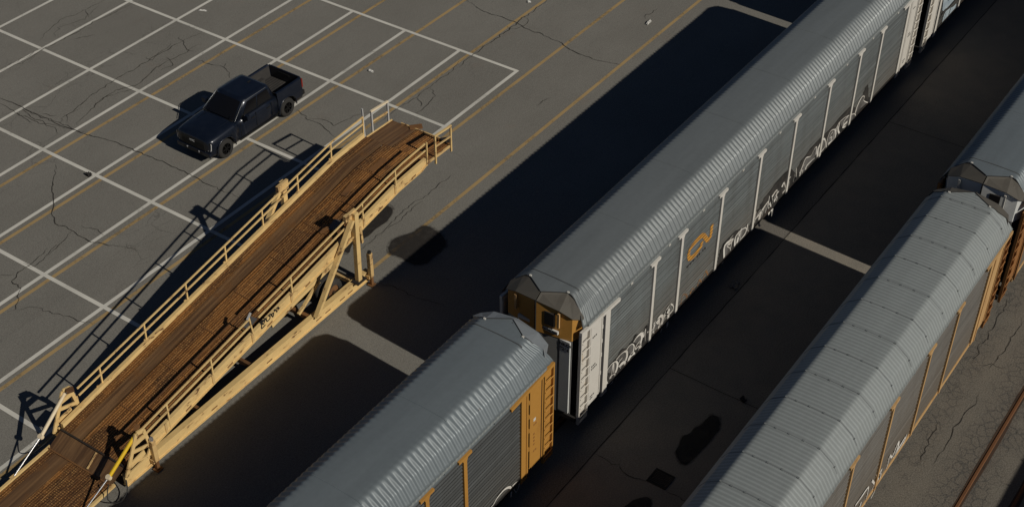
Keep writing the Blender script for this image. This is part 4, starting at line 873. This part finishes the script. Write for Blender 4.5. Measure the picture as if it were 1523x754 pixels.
# section along the length: x, half width, top of body, bottom
def body_rows(sts):
    rows = []
    for x, w, zt, zb, dome in sts:
        half = [(0, zt+dome), (w*0.45, zt+dome*0.8), (w*0.78, zt+dome*0.15), (w*0.90, zt-0.03), (w*0.965, zt-0.10), (w*0.995, zt-0.26), (w, zt-0.42), (w*0.985, (zt+zb)/2-0.12), (w*0.975, zb+0.10), (w*0.93, zb)]
        rows.append([(x, -y, z) for y, z in half[::-1]] + [(x, y, z) for y, z in half[1:]])
    return rows
front = [(2.80, .80, 1.04, .44, .02), (2.775, .90, 1.10, .40, .03), (2.70, .965, 1.145, .38, .04), (2.5, 1.00, 1.175, .38, .05), (2.1, 1.02, 1.21, .36, .06), (1.7, 1.03, 1.24, .36, .06), (1.3, 1.03, 1.265, .38, .05), (1.08, 1.025, 1.28, .40, .04)]
cabin = [(1.08, 1.025, 1.28, .40, .02), (.6, 1.02, 1.29, .40, 0), (0, 1.02, 1.30, .40, 0), (-.6, 1.02, 1.31, .40, 0), (-1.27, 1.02, 1.32, .40, 0)]
def closed(rows):
    m = MB(); m.grid(rows, True, False); n = len(rows[0])
    m.add(rows[0], [tuple(range(n))]); m.add(rows[-1], [tuple(range(n))[::-1]])
    for r0, r1 in zip(rows, rows[1:]): m.add([r0[0], r0[-1], r1[-1], r1[0]], [(0, 1, 2, 3)])
    return m
def cut_arch(o, xs_):
    for x in xs_:
        for s in (-1, 1):
            c = MB().tube([(x, s*0.70, 0.44), (x, s*1.25, 0.44)], 0.52, 36).build('cutter', None, None, fix=True)
            c.parent = o.parent
            bo = o.modifiers.new('b', 'BOOLEAN'); bo.object = c; bo.operation = 'DIFFERENCE'; bo.solver = 'EXACT'
            cutters.append(c)
cutters = []
def bake(o):
    bpy.context.view_layer.update(); dg = bpy.context.evaluated_depsgraph_get()
    me = bpy.data.meshes.new_from_object(o.evaluated_get(dg)); o.modifiers.clear(); o.data = me
def weld(o):
    bm = bmesh.new(); bm.from_mesh(o.data); bmesh.ops.remove_doubles(bm, verts=bm.verts, dist=0.0005)
    bmesh.ops.recalc_face_normals(bm, faces=bm.faces); bm.to_mesh(o.data); bm.free()
hood = closed(body_rows(front)).build('front_body', M['navy'], tk); weld(hood); cut_arch(hood, (1.87,)); bake(hood)
cabl = closed(body_rows(cabin)).build('lower_cab', M['navy'], tk); weld(cabl)
# bed: outer sides with arches, hollow inside
def bed_section(x, w, zt):
    out = [(w*0.93, .42), (w*0.975, .55), (w, .86), (w*0.995, 1.10), (w*0.97, zt-0.04), (w*0.955, zt), (w*0.86, zt), (w*0.84, zt-0.03), (w*0.80, 0.84), (0, 0.84)]
    return [(x, y, z) for y, z in out] + [(x, -y, z) for y, z in out[::-1][1:]]
rows = [bed_section(x, w, zt) for x, w, zt in ((-1.31, 1.02, 1.40), (-1.6, 1.025, 1.40), (-2.2, 1.03, 1.405), (-2.75, 1.025, 1.41), (-2.93, 1.01, 1.41))]
m = MB(); m.grid(rows, True); n = len(rows[0])
for r0, r1 in zip(rows, rows[1:]): m.add([r0[0], r0[-1], r1[-1], r1[0]], [(0, 1, 2, 3)])
m.add(rows[0], [tuple(range(n))]); m.add(rows[-1], [tuple(range(n))[::-1]])
bed = m.build('bed', M['navy'], tk); weld(bed); cut_arch(bed, (-1.87,)); bake(bed)
for p in bed.data.polygons: p.use_smooth = False
for c in cutters: bpy.data.objects.remove(c)
m = MB(); m.box(-2.92, -1.34, -0.80, 0.80, 0.842, 0.86)
for i in range(11): m.box(-2.9, -1.36, -0.72+i*0.14, -0.65+i*0.14, 0.86, 0.878)
for s in (-1, 1):
    y0, y1 = sorted((s*0.62, s*0.82)); m.box(-2.28, -1.46, y0, y1, 0.86, 1.06)
    m.prism([(-2.9, s*0.815, 0.86), (-1.35, s*0.815, 0.86), (-1.35, s*0.862, 1.37), (-2.9, s*0.862, 1.37)], (0, -s*0.012, 0))
m.box(-1.35, -1.335, -0.84, 0.84, 0.86, 1.38)
m.build('bed_liner', M['bedliner'], tk, fix=True)
tg = MB().box(-3.0, -2.93, -0.88, 0.88, 0.80, 1.41).build('tailgate', M['navy'], tk, bevel=0.012)
MB().box(-3.005, -2.9, -0.3, 0.3, 1.2, 1.28).build('handle', M['trim'], tg)
MB().box(-3.13, -2.9, -0.96, 0.96, 0.52, 0.72).build('rear_bumper', M['trim'], tk, bevel=0.03)
for s in (-1, 1):
    y0, y1 = sorted((s*0.88, s*1.015)); MB().box(-2.985, -2.90, y0, y1, 0.95, 1.36).build('tail_light', M['red'], tk, bevel=0.01)
# cab upper
def ring(x0, x1, w, z, rf):
    return [(x0, -w+rf, z), (x0+rf, -w, z)] and None
base_ = [(1.22, .60), (1.10, .86), (.85, .945), (-.2, .955), (-1.15, .945), (-1.27, .88), (-1.28, .5)]
top_ = [(.46, .45), (.40, .70), (.26, .785), (-.3, .795), (-1.0, .785), (-1.10, .72), (-1.12, .4)]
def loop(tbl, z, dz=0):
    L1 = [(x, -y, z) for x, y in tbl]; return L1 + [(x, y, z) for x, y in tbl[::-1]]
zb1, zt1 = 1.285, 1.85
l0 = loop(base_, zb1); l1 = loop(top_, zt1)
m = MB(); n = len(l0)
l2 = [(x*0.96-0.01, y*0.93, z+0.045) for x, y, z in l1]; l3 = [(x*0.8-0.06, y*0.70, z+0.075) for x, y, z in l1]
m.add(l0+l1+l2+l3, [(r*n+i, r*n+(i+1) % n, (r+1)*n+(i+1) % n, (r+1)*n+i) for r in range(3) for i in range(n)], True)
m.add(l3, [tuple(range(n))])
m.add(l0, [tuple(range(n))[::-1]])
cabu = m.build('cab_roof', M['navy'], tk); weld(cabu)
def pane(name, a, b, u0, u1, v0, v1, push=0.006, k=6, parent=None, mat='glass'):
    """a pane on the cab shell between base points a..b: fractions u along, v up"""
    pass
def lerp_ring(i0, i1, u0, u1, v0, v1):
    def P(u, v):
        seg = [(Vector(l0[i]), Vector(l1[i])) for i in range(i0, i1+1)]
        t = u*(len(seg)-1); k = min(int(t), len(seg)-2); f = t-k
        return seg[k][0].lerp(seg[k+1][0], f).lerp(seg[k][1].lerp(seg[k+1][1], f), v)
    return [[P(u0+(u1-u0)*i/8, v0+(v1-v0)*j/4) for j in range(5)] for i in range(9)]
def add_pane(name, rows, out, parent, mat='glass'):
    """thin pane standing 8 mm proud of the shell"""
    r2 = []
    for r in rows:
        r2.append([p + Vector(out)*0.010 for p in r])
    m = MB(); m.grid(r2, True)
    o = m.build(name, M[mat], parent, fix=True); return o
# windscreen wraps front: indexes 0 (left front) joined to n-1 (right front)
def bil(a, b, c, d, u, v): return Vector(a).lerp(Vector(b), u).lerp(Vector(d).lerp(Vector(c), u), v)
def quad_pane(name, a, b, c, d, u0, u1, v0, v1, out, bow=0.0):
    rows = []
    for i in range(9):
        u = u0+(u1-u0)*i/8
        rows.append([bil(a, b, c, d, u, v0+(v1-v0)*j/4) + Vector(out)*(0.012+bow*(1-(2*u-1)**2)) for j in range(5)])
    o = MB().grid(rows, True).build(name, M['glass'], tk, fix=True); return o
A0, B0, A1, B1 = (1.16, -.80, zb1), (1.16, .80, zb1), (.43, -.66, zt1), (.43, .66, zt1)
ws = quad_pane('windscreen', A0, B0, B1, A1, 0.0, 1.0, 0.04, 0.96, (0.5, 0, 0.75), 0.05)
quad_pane('rear_window', (-1.28, .8, zb1), (-1.28, -.8, zb1), (-1.11, -.66, zt1), (-1.11, .66, zt1), 0.04, 0.96, 0.15, 0.88, (-0.9, 0, 0.35))
for s in (-1, 1):
    MB().tube([(1.13, s*.90, 1.30), (.42, s*.755, 1.84), (.24, s*.80, 1.866), (-.9, s*.80, 1.868)], 0.013, 6).build('roof_highlight_trim', M['highlight_grey'], tk)  # thin grey trim tube, also standing in for the highlight along pillar and roof edge
    fa, fb = (0.86, s*.945, zb1), (-1.15, s*.945, zb1); ta, tb = (.26, s*.785, zt1), (-1.0, s*.785, zt1)
    dF = MB()
    q = quad_pane('front_side_window', fa, fb, tb, ta, 0.06, 0.47, 0.13, 0.88, (0, s*0.95, 0.3), 0.004)
    q = quad_pane('rear_side_window', fa, fb, tb, ta, 0.51, 0.94, 0.13, 0.88, (0, s*0.95, 0.3), 0.004)
    # door shuts, handles, mirror, step, arch trim
    for x in (0.95, 0.02, -0.92):
        MB().box(x-0.006, x+0.006, min(s*1.0, s*1.026), max(s*1.0, s*1.026), 0.55, 1.22).build('door_gap', M['trim'], tk)
    for x in (0.20, -0.72): MB().box(x-0.10, x+0.10, min(s*1.0, s*1.05), max(s*1.0, s*1.05), 1.05, 1.085).build('door_handle', M['trim'], tk, bevel=0.008)
    m = MB().beam((0.72, s*0.97, 1.32), (0.70, s*1.14, 1.34), 0.08, 0.05); m.box(0.62, 0.78, min(s*1.10, s*1.30), max(s*1.10, s*1.30), 1.27, 1.50)
    mi = m.build('mirror', M['navy'], tk, bevel=0.02); MB().box(0.612, 0.622, min(s*1.12, s*1.28), max(s*1.12, s*1.28), 1.29, 1.48).build('mirror_glass', M['lamp'], mi)
    MB().box(-1.2, 1.05, min(s*0.90, s*1.02), max(s*0.90, s*1.02), 0.37, 0.43).build('running_board', M['trim'], tk)
    for x in (1.87, -1.87):
        pts = [(x+0.535*math.cos(t), s*1.025, 0.44+0.535*math.sin(t)) for t in [R(a) for a in range(-8, 189, 7)]]
        MB().tube(pts, 0.028, 6).build('arch_trim', M['navy'], tk)
        w = MB(); prof = [(-.13, .24), (-.14, .34), (-.125, .395), (-.07, .42), (.07, .42), (.125, .395), (.14, .34), (.13, .25)]
        rows = [[(x+r*math.cos(t), s*0.875+p, 0.42+r*math.sin(t)) for p, r in prof] for t in [2*math.pi*k/36 for k in range(37)]]
        w.grid(rows, True); wh = w.build('wheel', M['tyre'], tk, fix=True)
        m = MB(); yo = s*0.985
        for k in range(6):
            t = 2*math.pi*k/6
            m.beam((x+0.05*math.cos(t), yo, 0.42+0.05*math.sin(t)), (x+0.245*math.cos(t), yo+s*0.01, 0.42+0.245*math.sin(t)), 0.04, 0.07, (0, 1, 0))
        m.tube([(x, yo-s*0.05, 0.42), (x, yo+s*0.015, 0.42)], 0.065, 12)
        rr = [(x+0.25*math.cos(t), yo, 0.42+0.25*math.sin(t)) for t in [2*math.pi*k/28 for k in range(29)]]
        m.tube(rr, 0.022, 6, False); m.tube([(x, s*0.80, 0.42), (x, s*0.86, 0.42)], 0.25, 24)
        m.build('rim', M['rim'], wh)
    # lamps: C-shaped running light round the headlamp
    hl = MB().box(2.60, 2.755, min(s*0.66, s*0.945), max(s*0.66, s*0.945), 0.82, 1.06).build('headlight', M['trim'], tk, bevel=0.02)
    m = MB(); yy = s*0.93
    m.beam((2.76, s*0.74, 1.015), (2.715, s*0.955, 1.02), 0.03, 0.035); m.beam((2.705, s*0.965, 1.02), (2.745, s*0.945, 0.72), 0.035, 0.03, (0, 1, 0)); m.beam((2.745, s*0.945, 0.72), (2.785, s*0.80, 0.70), 0.03, 0.03)
    m.build('running_light', M['lamp'], hl)
    MB().beam((2.80, s*0.62, 0.50), (2.74, s*0.90, 0.52), 0.03, 0.035).build('bumper_insert', M['lamp'], tk)
m = MB(); m.box(2.76, 2.825, -0.66, 0.66, 0.62, 1.03); gr = m.build('grille', M['trim'], tk, bevel=0.02)
for i in range(5): MB().box(2.822, 2.835, -0.62, 0.62, 0.66+i*0.06, 0.68+i*0.06).build('grille_bar', M['rim'], gr)
text_obj('badge', 'GMC', 0.13, M['lamp'], gr, (2.838, -0.19, 0.88), (R(90), 0, R(90)), 0.004, 0.004)
MB().box(2.60, 2.88, -0.93, 0.93, 0.40, 0.60).build('front_bumper', M['navy'], tk, bevel=0.05)
MB().box(2.80, 2.90, -0.55, 0.55, 0.43, 0.53).build('lower_intake', M['trim'], tk, bevel=0.015)
MB().box(2.88, 2.90, 0.30, 0.36, 0.46, 0.56).build('tow_hook', M['lamp'], tk); MB().box(2.88, 2.90, -0.36, -0.30, 0.46, 0.56).build('tow_hook', M['lamp'], tk)
for s in (-1, 1):
    MB().beam((2.5, s*0.55, 1.185), (1.25, s*0.62, 1.315), 0.05, 0.03).build('hood_crease', M['navy'], tk, bevel=0.01)
MB().box(1.08, 1.20, -0.80, 0.80, 1.285, 1.31).build('cowl', M['trim'], tk, bevel=0.01)
MB().beam((-0.85, 0, 1.93), (-0.68, 0, 1.925), 0.04, 0.05).build('roof_antenna', M['trim'], tk)
MB().box(-2.8, 2.5, -0.7, 0.7, 0.30, 0.46).build('chassis', M['trim'], tk)
MB().box(-2.6, -1.0, -0.84, 0.84, 0.42, 0.8).build('wheel_housing', M['trim'], tk)
MB().box(1.25, 2.5, -0.72, 0.72, 0.42, 0.95).build('wheel_housing', M['trim'], tk)
# short overhangs: draw in the nose and the tail past the wheels
_done = set()
for o in tk.children_recursive:
    if o.type != 'MESH' or o.data.name in _done: continue
    _done.add(o.data.name); off = o.location.x
    if o.name.startswith('badge'): o.location.x = 2.3+(off-2.3)*0.78; continue
    for v_ in o.data.vertices:
        x = v_.co.x
        if x > 2.3: v_.co.x = 2.3+(x-2.3)*0.78
        elif x < -2.35: v_.co.x = -2.35+(x+2.35)*0.85
# ---------------------------------------------------------------- small things on the ground
M['paper'] = paint('paper_litter', (0.62, 0.61, 0.58), (0.45, 0.43, 0.4), 0.8)
M['iron'] = paint('cast_iron', (0.020, 0.018, 0.017), (0.04, 0.03, 0.025), 0.7, 0.4)
dg_ = empty('drain_grate', (-0.11, -4.70, 0), 0.0); tag(dg_, 'square iron drain grate set in the shaded strip between the tracks', 'drain grate')
m = MB(); 
for a, b, c_, d in ((-.32, .32, -.34, -.29), (-.32, .32, .29, .34), (-.32, -.27, -.29, .29), (.27, .32, -.29, .29)): m.box(a, b, c_, d, 0.004, 0.03)
m.build('frame', M['iron'], dg_)
m = MB()
for i in range(9): m.box(-.25+i*.062, -.22+i*.062, -.29, .29, 0.006, 0.024)
m.build('grating', M['iron'], dg_)
def scrap(name, x, y, sx, sy, h, mat, label, cat, seed):
    sx *= 0.75; sy *= 0.75
    r = random.Random(seed); n = 5
    rows = [[(sx*(i/n-.5)*(1+r.uniform(-.25, .25)), sy*(j/n-.5)*(1+r.uniform(-.25, .25)), 0.02+h*r.random()) for j in range(n+1)] for i in range(n+1)]
    m = MB().grid(rows, False, True); lo = [[(a, b, 0.016) for a, b, c in row] for row in rows]
    m.grid(lo, False)
    o = m.build(name, mat); o.location = (x, y, 0); o.rotation_euler = (0, 0, r.uniform(0, 3)); tag(o, label, cat)
scrap('paper_scrap', 13.3, 18.22, .34, .16, .06, M['paper'], 'scrap of white paper in the empty bay behind the truck', 'litter', 1)
scrap('paper_scrap', 24.21, 10.26, .55, .12, .10, M['paper'], 'curled white paper scrap between two yellow lines near the top edge', 'litter', 2)
scrap('paper_scrap', 22.6, 16.02, .22, .2, .06, M['paper'], 'tiny white scrap beside a yellow line at the top edge', 'litter', 3)
scrap('paper_scrap', 12.88, 28.32, .5, .14, .05, M['paper'], 'pale scrap lying near the white line crossing left of the truck at the top', 'litter', 4)
scrap('plastic_scrap', 9.58, -2.12, .62, .36, .06, M['plate'], 'grey plastic scrap in the shade beside the railcar with the orange emblem', 'litter', 5)
scrap('dirt_clod', 0.59, 22.5, .34, .26, .12, M['under'], 'dark clod of dirt beside a white line left of the truck', 'dirt clod', 6)
scrap('rubber_scrap', 4.48, -5.18, .34, .22, .08, M['rubber'], 'black rubber scrap on the shaded strip near the pale roofed railcar', 'litter', 7)
scrap('paper_scrap', 13.7, -0.9, .3, .1, .05, M['paper'], 'small pale scrap lying on the sunlit gap under the grey railcar', 'litter', 8)
